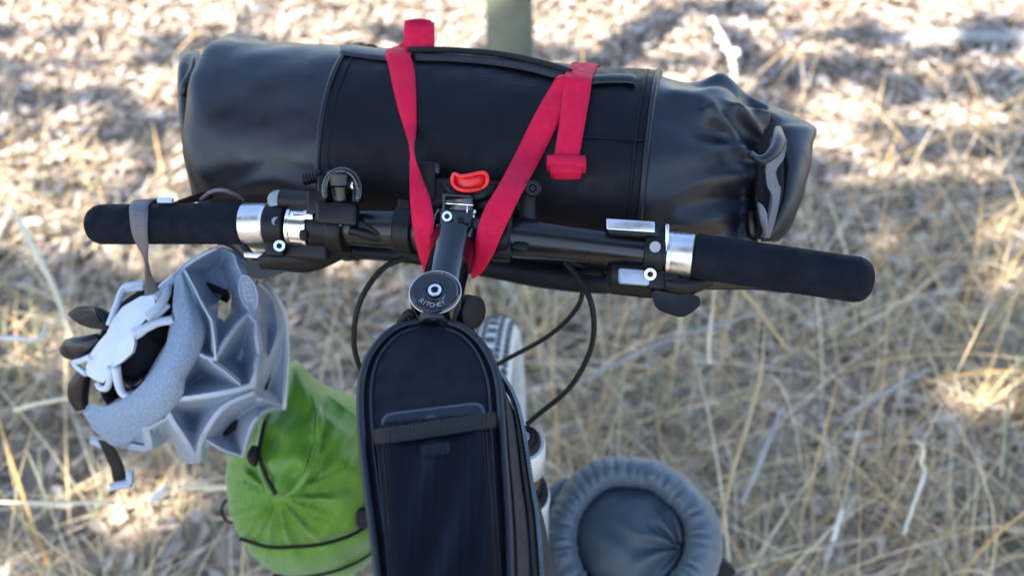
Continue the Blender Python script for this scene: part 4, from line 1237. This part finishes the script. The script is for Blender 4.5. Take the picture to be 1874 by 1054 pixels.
part("phone_mark", "phonerim", [lathe(Pz(789, 769, ZT + .0111), V(0, 0, 1), [(0, .0042), (.0003, .0040), (.0003, .0001)], 20)], ph, sharp=35)

# ================================================================== HELMET (hangs by its chin strap from the left grip)
HC = (330.0, 650.0)
def hz(zx, zy, off=0.0):
    px, py = 100 + zx / 2.109, 420 + zy / 2.109
    r2 = ((px - HC[0]) / 235) ** 2 + ((py - HC[1]) / 235) ** 2
    d = .935 - .085 * math.sqrt(max(0, 1 - min(r2, 1))) - off / 1000.0
    return P(px, py, d)
helm = thing("helmet", hz(500, 500), "silver grey bike helmet with deep vents hanging by its strap from the left grip", "helmet")
def facet(name, m, polys, th=.006, sharp=62):
    mb = MB()
    for pl_ in polys: mb.add(prism([hz(*q) for q in pl_], FW * th))
    return mb.obj(name, M[m], helm, smooth=True, sharp=sharp)
# speckled foam band (the big S that rims the opening)
Lb = [(465, 178, 6), (460, 250, 10), (453, 340, 14), (434, 430, 17), (398, 515, 18), (340, 590, 18), (272, 648, 14), (195, 682, 8), (135, 672, 2), (108, 705, -4)]
Rb = [(505, 160, 14), (548, 285, 17), (578, 390, 18), (560, 480, 18), (508, 570, 20), (494, 640, 20), (432, 715, 20), (345, 775, 16), (240, 838, 8), (150, 775, 0)]
v = []
Lc2, Rc2 = crom(Lb, 6), crom(Rb, 6)
for a, c in zip(Lc2, Rc2):
    for j in range(9):
        u = j / 8
        q = [float(z_) for z_ in (np.array(a) * (1 - u) + np.array(c) * u)]
        v.append(hz(q[0], q[1], q[2] + 9 * math.sin(math.pi * u)))
    for j in range(9):
        u = 1 - j / 8
        q = [float(z_) for z_ in (np.array(a) * (1 - u) + np.array(c) * u)]
        v.append(hz(q[0], q[1], q[2] - 14))
mb = MB(); mb.add((v, grid_faces(len(Lc2), 18, True, True))); mb.obj("foam_rim", M['eps'], helm, sharp=60)
facet("foam_rim_tip", "eps", [[(345, 775, 12), (430, 720, 14), (400, 745, 14), (365, 845, 8), (352, 862, 6), (240, 838, 5), (260, 790, 12)]], .012)
# outer shell : one moulded skin, high along the ribs and falling away as flat-sided vents between them
RIBS = [([(465, 185), (500, 145), (560, 105), (640, 70), (700, 90)], 9), ([(505, 165), (560, 270), (606, 352), (622, 498)], 5),
        ([(470, 185), (500, 280), (512, 360), (495, 450), (450, 540), (400, 640), (330, 700), (240, 740), (170, 730), (120, 700)], 46),
        ([(722, 120), (745, 180), (757, 250), (776, 330)], 24), ([(700, 90), (722, 120)], 14), ([(776, 330), (800, 486)], 8),
        ([(790, 208), (850, 264), (868, 340), (865, 410), (838, 485), (798, 560)], 10), ([(850, 262), (886, 330), (892, 420), (892, 540), (882, 692)], 4),
        ([(410, 656), (520, 650), (680, 624), (765, 600)], 11), ([(765, 600), (788, 540), (802, 488)], 14),
        ([(416, 660), (450, 735), (500, 810), (532, 870), (530, 900)], 12), ([(765, 632), (690, 662), (638, 700), (592, 765), (562, 830), (555, 895)], 10),
        ([(884, 690), (820, 702), (770, 742), (746, 802), (726, 880)], 6), ([(590, 815), (655, 852), (728, 876)], 4),
        ([(600, 508), (655, 545), (715, 596)], 4), ([(622, 500), (590, 495), (560, 480)], 7), ([(622, 498), (655, 440), (705, 372), (748, 325)], 5),
        ([(350, 770), (362, 845), (300, 842)], 14), ([(430, 730), (400, 745), (352, 775)], 5), ([(884, 690), (800, 650)], 4)]
OUT = [(465, 178), (500, 136), (560, 96), (640, 60), (702, 80), (750, 136), (792, 200), (852, 256), (889, 330), (897, 420), (897, 540), (888, 702), (828, 710), (784, 752), (756, 812), (732, 888), (660, 866), (600, 834),
       (590, 860), (580, 892), (560, 902), (530, 908), (480, 895), (474, 872), (458, 832), (430, 822), (402, 840), (372, 854), (345, 862), (240, 842), (150, 778), (106, 706), (195, 678), (335, 590), (430, 430), (452, 300)]
SG = 3.0
gx_ = np.arange(100, 904, SG); gy_ = np.arange(56, 914, SG)
XX, YY = np.meshgrid(gx_, gy_)
def dist_poly(pl_):
    D = np.full(XX.shape, 1e9)
    for (x0, y0), (x1, y1) in zip(pl_[:-1], pl_[1:]):
        dx, dy = x1 - x0, y1 - y0
        t = np.clip(((XX - x0) * dx + (YY - y0) * dy) / (dx * dx + dy * dy), 0, 1)
        D = np.minimum(D, np.hypot(XX - x0 - dx * t, YY - y0 - dy * t))
    return D
DR = np.full(XX.shape, 1e9)
for pl_, hw in RIBS:
    c_ = [tuple(q) for q in crom(pl_, 5)] if len(pl_) > 2 else pl_
    DR = np.minimum(DR, np.maximum(dist_poly(c_) - hw, 0))
ins = np.zeros(XX.shape, bool)
for (x0, y0), (x1, y1) in zip(OUT, OUT[1:] + OUT[:1]):
    cnd = (y0 > YY) != (y1 > YY)
    with np.errstate(divide='ignore', invalid='ignore'):
        xi = (x1 - x0) * (YY - y0) / (y1 - y0 + 1e-12) + x0
    ins ^= cnd & (XX < xi)
ins &= ~(((XX - 656 + (YY - 290) * .18) / 22) ** 2 + ((YY - 292) / 60) ** 2 < 1)
OFF = 18 - 43 * np.clip((XX - 780) / 110, 0, 1) ** 1.2 - 16 * np.clip((YY - 780) / 120, 0, 1) - 24 * np.clip((150 - YY) / 90, 0, 1) - 16 * np.clip((300 - XX) / 200, 0, 1)
slope = np.where(DR < 6, .55, .62)
Hh = -np.minimum(DR * .74 + 1.5 * (1 - np.exp(-DR / 3)), 46)
PX = 100 + XX / 2.109; PY = 420 + YY / 2.109
r2_ = np.clip(((PX - HC[0]) / 235) ** 2 + ((PY - HC[1]) / 235) ** 2, 0, 1)
Dd = .935 - .085 * np.sqrt(1 - r2_) - (OFF + Hh) / 1000.0
CO = np.stack([(PX - 937) / FPX * Dd, Dd * FW.y - (PY - 527) / FPX * Dd * UP.y, CAM.z + Dd * FW.z - (PY - 527) / FPX * Dd * UP.z], -1)
idx = -np.ones(XX.shape, int)
fcs = []
ok = ins[:-1, :-1] & ins[1:, :-1] & ins[:-1, 1:] & ins[1:, 1:]
used = np.zeros(XX.shape, bool)
used[:-1, :-1] |= ok; used[1:, :-1] |= ok; used[:-1, 1:] |= ok; used[1:, 1:] |= ok
idx[used] = np.arange(used.sum())
ii, jj = np.nonzero(ok)
F_ = np.stack([idx[ii, jj], idx[ii, jj + 1], idx[ii + 1, jj + 1], idx[ii + 1, jj]], 1)
shell = stuff_mesh("outer_shell", CO[used], F_, M['helmet'], True)
attach(shell, helm)
sm_ = shell.modifiers.new("smooth", 'SMOOTH'); sm_.factor = .5; sm_.iterations = 2
so_ = shell.modifiers.new("thick", 'SOLIDIFY'); so_.thickness = .004; so_.offset = 1
bc = hz(748, 245, 21)
bp_ = [bc + RT * (.0075 * math.cos(a) * 1.0) + RT * (.003 * math.sin(a)) * -1 + UP * (.0150 * math.sin(a)) for a in np.linspace(0, 2 * math.pi, 24, endpoint=False)]
bdg = mesh_obj("badge", *prism(bp_, FW * .006), M['helmetdark'], helm, smooth=True, sharp=30)
mesh_obj("badge_rim", *tube(bp_, .0009, 6, closed=True), M['helmet'], bdg)
text_on("badge_lettering", "BELL", .0100, bc - FW * .0008, -UP + RT * .18, RT, M['helmet'], bdg)
mb = MB(); mb.add(smtube([hz(805, 200, -8), hz(848, 258, -12), hz(884, 325, -24), hz(893, 420, -30), hz(892, 540, -30), hz(882, 692, -22)], [.002, .003, .003, .003, .003, .003], n=8)); mb.obj("rim_highlight", M['white'], helm)  # pale tube standing in for the highlight on the outer rim
for pts, r_ in (([(503, 158, 19), (540, 225, 19), (562, 272, 19), (590, 325, 19), (606, 354, 19), (616, 430, 19), (622, 500, 19)], .0010),
                ([(463, 178, 8), (500, 138, 0), (560, 98, 0), (640, 62, -9)], .0012)):
    mb = MB(); mb.add(smtube([hz(*q) for q in pts], r_, n=6)); mb.obj("ridge_highlight", M['white'], helm)  # pale tubes laid on as the highlights along these ridges
# inner liner : the hollow dome behind, open where the vents let the light through
v = []; f = []
nu, nv_ = 26, 30
for i in range(nu):
    for j in range(nv_):
        a = 2 * math.pi * j / nv_; rr_ = i / (nu - 1)
        zx = 470 + 350 * rr_ * math.cos(a) ; zy = 520 + 330 * rr_ * math.sin(a)
        p = hz(zx, zy, 0)
        v.append(p + FW * (.030 + .050 * math.sqrt(max(0, 1 - rr_ * rr_)) - .012 * rr_))
for i in range(nu - 1):
    for j in range(nv_):
        k = (j + 1) % nv_
        q = (i * nv_ + j, i * nv_ + k, (i + 1) * nv_ + k, (i + 1) * nv_ + j)
        x_, y_, _ = proj(v[q[0]])
        zx, zy = (x_ - 100) * 2.109, (y_ - 420) * 2.109
        if ((zx - 655) / 46) ** 2 + ((zy - 300) / 66) ** 2 < 1: continue
        if zy > 790 and 400 < zx < 510: continue
        if zx < 130 or (zx < 420 and zy < 215): continue
        f.append(q)
me_o = mesh_obj("inner_liner", v, f, M['pad'], helm)
sol = me_o.modifiers.new("thick", 'SOLIDIFY'); sol.thickness = .006; sol.offset = 1
# black pads and straps inside the opening
mb = MB()
mb.add(smtube([hz(395, 420, -20), hz(340, 470, -22), hz(300, 540, -22), hz(260, 590, -20)], [.012, .018, .018, .010], n=12, ell=.7))
mb.add(smtube([hz(300, 420, -30), hz(360, 400, -30), hz(410, 440, -26)], [.01, .014, .008], n=10))
mb.obj("pad", M['pad'], helm)
mb = MB()
mb.add(smtube([hz(120, 545, 0), hz(98, 590, 2), hz(92, 640, 2), hz(104, 690, 0)], [.006, .009, .009, .006], n=10, ell=.6))
mb.obj("headband", M['bar'], helm)
mb = MB(); mb.add(smtube([hz(255, 560, -8), hz(300, 600, -8), hz(350, 575, -8)], [.004, .005, .004], n=8))
mb.obj("strap_guide", M['bar'], helm)
mb = MB()
mb.add(ribbon([(hz(60, 322, 10), hz(105, 368, 10)), (hz(100, 298, 12), hz(150, 382, 10)), (hz(160, 300, 12), hz(200, 388, 8)), (hz(215, 322, 4), hz(225, 392, 2))], .010))
kb = mb.obj("fit_dial_arm", M['rubber'], helm, sharp=50)
for k in range(9):
    a = k / 8
    part("grip_rib", "bar", [tube([hz(68 + 80 * a, 318 - 14 * a, 17), hz(88 + 85 * a, 350 + 6 * a, 17)], .0011, 5)], kb)
mb = MB()
mb.add(smtube([hz(42, 475, 6), hz(80, 462, 8), hz(130, 448, 6), hz(180, 420, 0)], [.007, .012, .010, .006], n=12, ell=.6)); mb.obj("fit_dial", M['bar'], helm)
# milky retention cradle
cr2 = facet("cradle", "white", [[(330, 258, 22), (362, 252, 22), (386, 266, 21), (388, 290, 22), (352, 345, 26), (304, 400, 28), (308, 440, 28), (300, 475, 26), (258, 512, 25), (232, 528, 22), (214, 532, 22), (205, 570, 18), (186, 592, 15), (158, 582, 14), (124, 562, 12), (120, 530, 14), (136, 480, 18), (168, 435, 22), (200, 400, 24), (228, 340, 24), (262, 298, 23)]], .006, 50)
def leg(pts, r=.0030, ell=.45):
    mb = MB(); mb.add(smtube([hz(*q) for q in pts], r, n=8, hint=RT, ell=1)); return mb.obj("cradle_arm", M['white'], cr2)
leg([(210, 370, 18), (240, 290, 14), (266, 232, 10), (300, 216, 8), (348, 208, 4)], [.003, .003, .0036, .0036, .003])
leg([(268, 236, 10), (300, 232, 6), (345, 225, 4)], .0022)
leg([(380, 268, 20), (420, 225, 14), (462, 190, 8)], .0042)
leg([(352, 345, 24), (400, 300, 20), (428, 255, 16), (436, 225, 12)], .0040)
leg([(300, 402, 26), (350, 380, 22), (400, 358, 18), (458, 348, 14)], [.0045, .0042, .004, .004])
leg([(304, 420, 24), (345, 392, 22), (385, 345, 18), (440, 290, 14)], .0026)
leg([(140, 490, 16), (105, 505, 12), (76, 514, 8), (100, 540, 8), (122, 556, 10)], .0028)
leg([(216, 532, 20), (212, 580, 14), (200, 612, 8), (176, 608, 6), (165, 590, 8)], .0030)
leg([(236, 526, 20), (244, 580, 14), (262, 630, 8), (300, 652, 8)], [.0042, .004, .0036, .003])
# straps : the grey one looped over the grip, and the buckle end below
s_ = thing  # (strap belongs to the helmet)
g0 = lambda x, y, o_: B(x, y, o_)
part("chin_strap", "greystrap", [ribbon([(B(262, 392, .022), B(304, 372, .022)), (B(250, 368, .010), B(290, 364, .008)), (B(238, 374, -.009), B(273, 374, -.009)), (B(237, 392, -.0175), B(271, 392, -.0175)), (B(241, 425, -.0175), B(270, 425, -.0175)),
      (B(251, 450, -.010), B(272, 450, -.010)), (B(264, 476, -.002), B(271, 476, .002)), (P(265, 502, .80), P(277, 502, .81)), (P(265, 525, .82), P(286, 520, .83)), (P(265, 542, .835), P(293, 532, .845))], .0014, k=7)], helm)
part("strap_tip", "white", [box(P(303, 367, .785), RT * .006, UP * .0022, FW * .003, .001)], helm, sharp=40)
part("chin_strap", "webb", [ribbon([(hz(168, 812, -14), hz(215, 820, -14)), (hz(190, 860, -16), hz(240, 858, -16)), (hz(215, 915, -18), hz(265, 908, -18)), (hz(228, 975, -20), hz(278, 962, -20))], .0016)], helm)
bk = part("buckle", "helmet", [box(P(221, 887, .935), (RT * .97 + UP * .18) * .0105, (UP * .97 - RT * .18) * .0042, FW * .003, .002), box(P(238, 872, .935), RT * .0035, UP * .007, FW * .003, .002), box(P(186, 812, .93), (RT * .9 - UP * .4) * .011, (UP * .9 + RT * .4) * .004, FW * .002, .0015)], helm, sharp=40)

# ================================================================== STUFF SACKS on the fork
def blob(axis_c, ax, rads, n=72, m=40, disp=None, hint=None):
    """closed rounded sack: ax = axis, rads = (radius, half length) ; disp(th, t) -> metres"""
    ax = Vector(ax).normalized(); h = Vector(hint or RT); a = (h - ax * h.dot(ax)).normalized(); b_ = ax.cross(a)
    v = []
    for i in range(m):
        t = -1 + 2 * i / (m - 1)
        rr_ = rads[0] * (max(0, 1 - abs(t) ** rads[2])) ** (1 / rads[2]) if abs(t) < 1 else 0
        rr_ = max(rr_, .0008)
        for j in range(n):
            th = 2 * math.pi * j / n
            dsp = disp(th, t) if disp else 0
            v.append(axis_c + ax * (t * rads[1]) + (a * math.cos(th) + b_ * math.sin(th)) * (rr_ + dsp * min(1, rr_ / rads[0] * 1.5)) + ax * dsp * t * .6)
    return v, grid_faces(m, n, True, True)

gc = P(575, 893, 1.08)
green = thing("stuff_sack", gc - V(0, 0, .13), "bright green stuff sack with a folded top hanging low on the left", "bag")
gax = V(-.05, .30, -.95).normalized()
gfoldpt = P(507, 908, 1.0)
gup = -gax
gdp = RT.cross(gup).normalized()
if gdp.dot(FW) > 0: gdp = -gdp                      # towards the camera
def poly_sd(x, y, pg):
    ins_ = False; best = 1e9
    for (x0, y0), (x1, y1) in zip(pg, pg[1:] + pg[:1]):
        if (y0 > y) != (y1 > y) and x < (x1 - x0) * (y - y0) / (y1 - y0) + x0: ins_ = not ins_
        dx, dy = x1 - x0, y1 - y0
        t = max(0, min(1, ((x - x0) * dx + (y - y0) * dy) / (dx * dx + dy * dy)))
        best = min(best, math.hypot(x - x0 - dx * t, y - y0 - dy * t))
    return best if ins_ else -best
FLAP = [tuple(q) for q in crom([(540, 660), (562, 672), (580, 712), (588, 760), (582, 812), (566, 862), (540, 895), (508, 912), (488, 890), (472, 840), (478, 790), (492, 740), (512, 690)], 3, closed=True)]
spw = lambda q, e: math.copysign(abs(q) ** e, q)
gv = []; GN, GM = 170, 240
for i in range(GN):
    ph_ = -math.pi / 2 + math.pi * i / (GN - 1)
    cp, sp2 = math.cos(ph_) ** .85 if 0 < i < GN - 1 else 0.0, math.sin(ph_)
    for j in range(GM):
        th = 2 * math.pi * j / GM
        p = gc + RT * (.0870 * spw(sp2, .9)) + gup * (.158 * cp * spw(math.cos(th), .85)) + gdp * (.0870 * cp * spw(math.sin(th), .85))
        x, y, d = proj(p)
        if (p - gc).dot(gdp + gup * .5) > -.02:
            sd_ = poly_sd(x, y, FLAP) if 450 < x < 610 and 640 < y < 930 else -99
            k = 1 / (1 + math.exp(-sd_ / 1.6)) if sd_ > -20 else 0
            lift = .011 * k + .0035 * math.exp(-((sd_ - 5) / 4.0) ** 2)
            dx, dy = x - 507, y - 910; rr_ = math.hypot(dx, dy); an = math.atan2(dy, dx)
            cr_f = (1 - abs(math.sin(7.5 * an + .5 * math.sin(3 * an)))) ** 2 + .6 * (1 - abs(math.sin(12.5 * an + 2 + rr_ * .012))) ** 3
            lift += .0075 * (cr_f - .5) * math.exp(-((rr_ - 62) / 55.0) ** 2) * (1 - k) * (dy > -60 or dx > 30)
            u_ = (x - 620) * .62 - (y - 735) * .78
            lift += .0045 * (1 - abs(math.sin(u_ * .085))) ** 2 * math.exp(-((x - 622) / 42.0) ** 2 - ((y - 745) / 55.0) ** 2) * (1 - k)
            lift += .0012 * k * math.sin(x * .10 + y * .03)
            lift += .0030 * math.sin(x * .05 - y * .08) * math.sin(x * .031 + y * .022) + .0010 * math.sin(x * .17 + y * .11)
            band = math.exp(-((y - (1000 - .0035 * max(0, x - 540) ** 2 * .6)) / 7.0) ** 2) + math.exp(-((y - (1056 - .0030 * max(0, x - 540) ** 2)) / 7.0) ** 2)
            lift -= .005 * min(1, band)
            peak = math.exp(-((x - 545) / 30.0) ** 2) * max(0, min(1, (760 - y) / 70.0))
            p = p - FW * lift + UP * (.034 * peak)
        gv.append(p)
part("sack_body", "green", [(gv, grid_faces(GN, GM, True, True))], green)
gfront = [proj(p) for p in gv if (p - gc).dot(gdp) > -.02]
def fd(x, y):
    c_ = [d for a_, b_, d in gfront if abs(a_ - x) < 9 and abs(b_ - y) < 9]
    return min(c_) if c_ else 1.0
part("flap_hem", "green", [smtube([P(x, y, fd(x, y) - .0005) for x, y in ((576, 706), (581, 725), (585, 762), (580, 812), (565, 860), (542, 893), (512, 910))], [.001, .0026, .003, .003, .003, .0026, .001], n=10, ell=.8)], green)
part("drawcord", "rubber", [smtube([P(x, y, fd(x, y) - .001) for x, y in ((484, 772), (478, 800), (474, 830), (482, 860), (494, 885), (504, 905))], .0020, n=8)], green)
part("cord_toggle", "rubber", [smtube([P(x, y, fd(x, y) - .006) for x, y in ((466, 815), (462, 835), (468, 852))], [.004, .008, .003], n=12, ell=.6)], green)
part("cord_loop", "rubber", [smtube([P(432, 958, 1.04), P(412, 950, 1.04), P(406, 932, 1.045), P(412, 917, 1.045), P(424, 914, 1.05)], .0016, n=8)], green)
part("compression_strap", "webb", [smtube([P(x, y, fd(min(x, 685), y) - .0005) for x, y in ((440, 985), (490, 1000), (540, 1000), (590, 995), (640, 980), (672, 960), (700, 930))], .0015, n=8, ell=1.6)], green)
part("compression_strap", "webb", [smtube([P(x, y, fd(min(x, 685), y) - .0005) for x, y in ((500, 1052), (540, 1057), (600, 1048), (650, 1030), (690, 1005))], .0013, n=8, ell=1.6)], green)
part("mount_strap", "webb", [box(P(676, 945, .985), RT * .012, UP * .010, FW * .010, .004)], green, sharp=40)

# slate sack on the right : gathered puffy ring round a darker disc
sc0 = P(1152, 985, 1.055)
slate = thing("stuff_sack", sc0 - V(0, 0, .25), "slate grey stuff sack with a gathered round mouth at the bottom right", "bag")
sax = (CAM - sc0).normalized() * .62 + V(0, -.10, 1).normalized() * .38
sax = sax.normalized()                                    # mouth faces up and back to the rider
sa = (RT - sax * RT.dot(sax)).normalized(); sb = sax.cross(sa)
prof = [(-.30, .060), (-.27, .083), (-.20, .091), (-.10, .094), (-.05, .0955), (-.02, .0950), (-.002, .0915), (.009, .0860), (.016, .0780), (.018, .0690), (.015, .0610), (.007, .0560), (-.008, .0545), (-.014, .0530)]
pc_ = crom([(a, b_) for a, b_ in prof], 4)
v = []; nT = 200
for q in pc_:
    t, r_ = float(q[0]), float(q[1])
    gath = (.5 if t > -.02 else 0) + 1.1 * math.exp(-((r_ - .066) / .010) ** 2) * (t > -.012)
    for j in range(nT):
        th = 2 * math.pi * j / nT
        out_sq = 1 + .03 * math.sin(2 * th + .8) + .03 * math.sin(3 * th + 2.0) + .008 * math.sin(7 * th)
        cr_f = .9 - 1.5 * (1 - abs(math.sin(15.5 * th + 2 * math.sin(3 * th)))) ** 3 - 1.2 * (1 - abs(math.sin(23.5 * th + 1 + 2.5 * math.sin(2 * th) + r_ * 40))) ** 3 + math.sin(9 * th + 4) * .3
        big = math.sin(7 * th + 1) * .3
        dd = gath * (.0022 * cr_f + .0010 * big) + (t < -.02) * .0012 * math.sin(6 * th + t * 20)
        v.append(sc0 + sax * (t + dd) + (sa * math.cos(th) + sb * math.sin(th)) * (r_ * out_sq + dd * .8))
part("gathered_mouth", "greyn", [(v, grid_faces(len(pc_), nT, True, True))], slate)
v = []; nr_, nT = 26, 120
cxs = sa * .008 + sb * -.004
for i in range(nr_):
    u = i / (nr_ - 1); rr_ = .0575 * (1 - u) + .0005
    for j in range(nT):
        th = 2 * math.pi * j / nT
        x = rr_ * math.cos(th); y = rr_ * math.sin(th)
        z = .000 + .030 * (1 - (rr_ / .0575) ** 2.4)
        # creases bunching towards the right of the disc
        g_ = math.atan2(y + .012, x - .055)
        rad = math.hypot(x - .055, y + .012)
        z += .0055 * math.sin(11 * g_ + 1.0) * math.exp(-((rad - .02) / .028) ** 2) * (rr_ < .056)
        z += .0016 * math.sin(x * 120 + 2 * math.sin(y * 90))
        v.append(sc0 + cxs * 0 + sax * z + sa * x + sb * y)
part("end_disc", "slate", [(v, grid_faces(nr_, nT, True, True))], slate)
part("seam_ring", "rubber", [tube([sc0 + sax * -.004 + (sa * math.cos(a) + sb * math.sin(a)) * .0570 for a in np.linspace(0, 2 * math.pi, 70, endpoint=False)], .0016, 8, closed=True)], slate)
mb = MB()
for rr_, z_ in ((.03, .0085),):
    pts = [sc0 + sax * z_ + sa * (.016 + rr_ * math.cos(a)) + sb * (-.006 + rr_ * .8 * math.sin(a)) for a in np.linspace(-.3, 1.4, 12)]
    mb.add(tube(pts, .0011, 6))
mb.obj("fold_seam", M['slate'], slate)
part("side_strap", "webb", [box(P(1314, 1040, 1.09), (RT * .8 - UP * .6) * .012, (UP * .8 + RT * .6) * .012, FW * .02, .003)], slate, sharp=40)
part("lashing_strap", "webb", [smtube([P(1000, 905, 1.06), P(990, 960, 1.04), P(986, 1020, 1.03), P(990, 1100, 1.03)], [.003, .004, .004, .004], n=8, ell=2)], slate)
part("side_panel_fold", "greyn", [smtube([P(1040, 880, 1.10), P(1015, 905, 1.09), P(1002, 945, 1.08), P(1000, 1000, 1.07)], [.006, .010, .011, .010], n=12)], slate)

for nm, lb_, ct in (("ground", "dry brown soil under the litter and grass", "ground"), ("leaf_litter", "pale dry leaf litter covering the ground in dappled sun", "leaf litter"),
                    ("bark_litter", "grey and tan bark scraps scattered over the leaf litter", "bark litter"), ("far_leaf_litter", "sunlit leaf litter beyond the post", "leaf litter"),
                    ("dry_grass", "dry straw coloured grass around the bicycle", "grass"), ("fallen_straw", "flattened straw lying on the ground", "straw"),
                    ("green_grass", "fading green blades among the dry grass", "grass"), ("tall_dry_stems", "taller amber stems standing in the dry grass", "grass"), ("thin_weeds", "sparse thin stems standing in the litter", "weeds")):
    o = bpy.data.objects.get(nm)
    if o is not None:
        o["label"] = lb_; o["category"] = ct
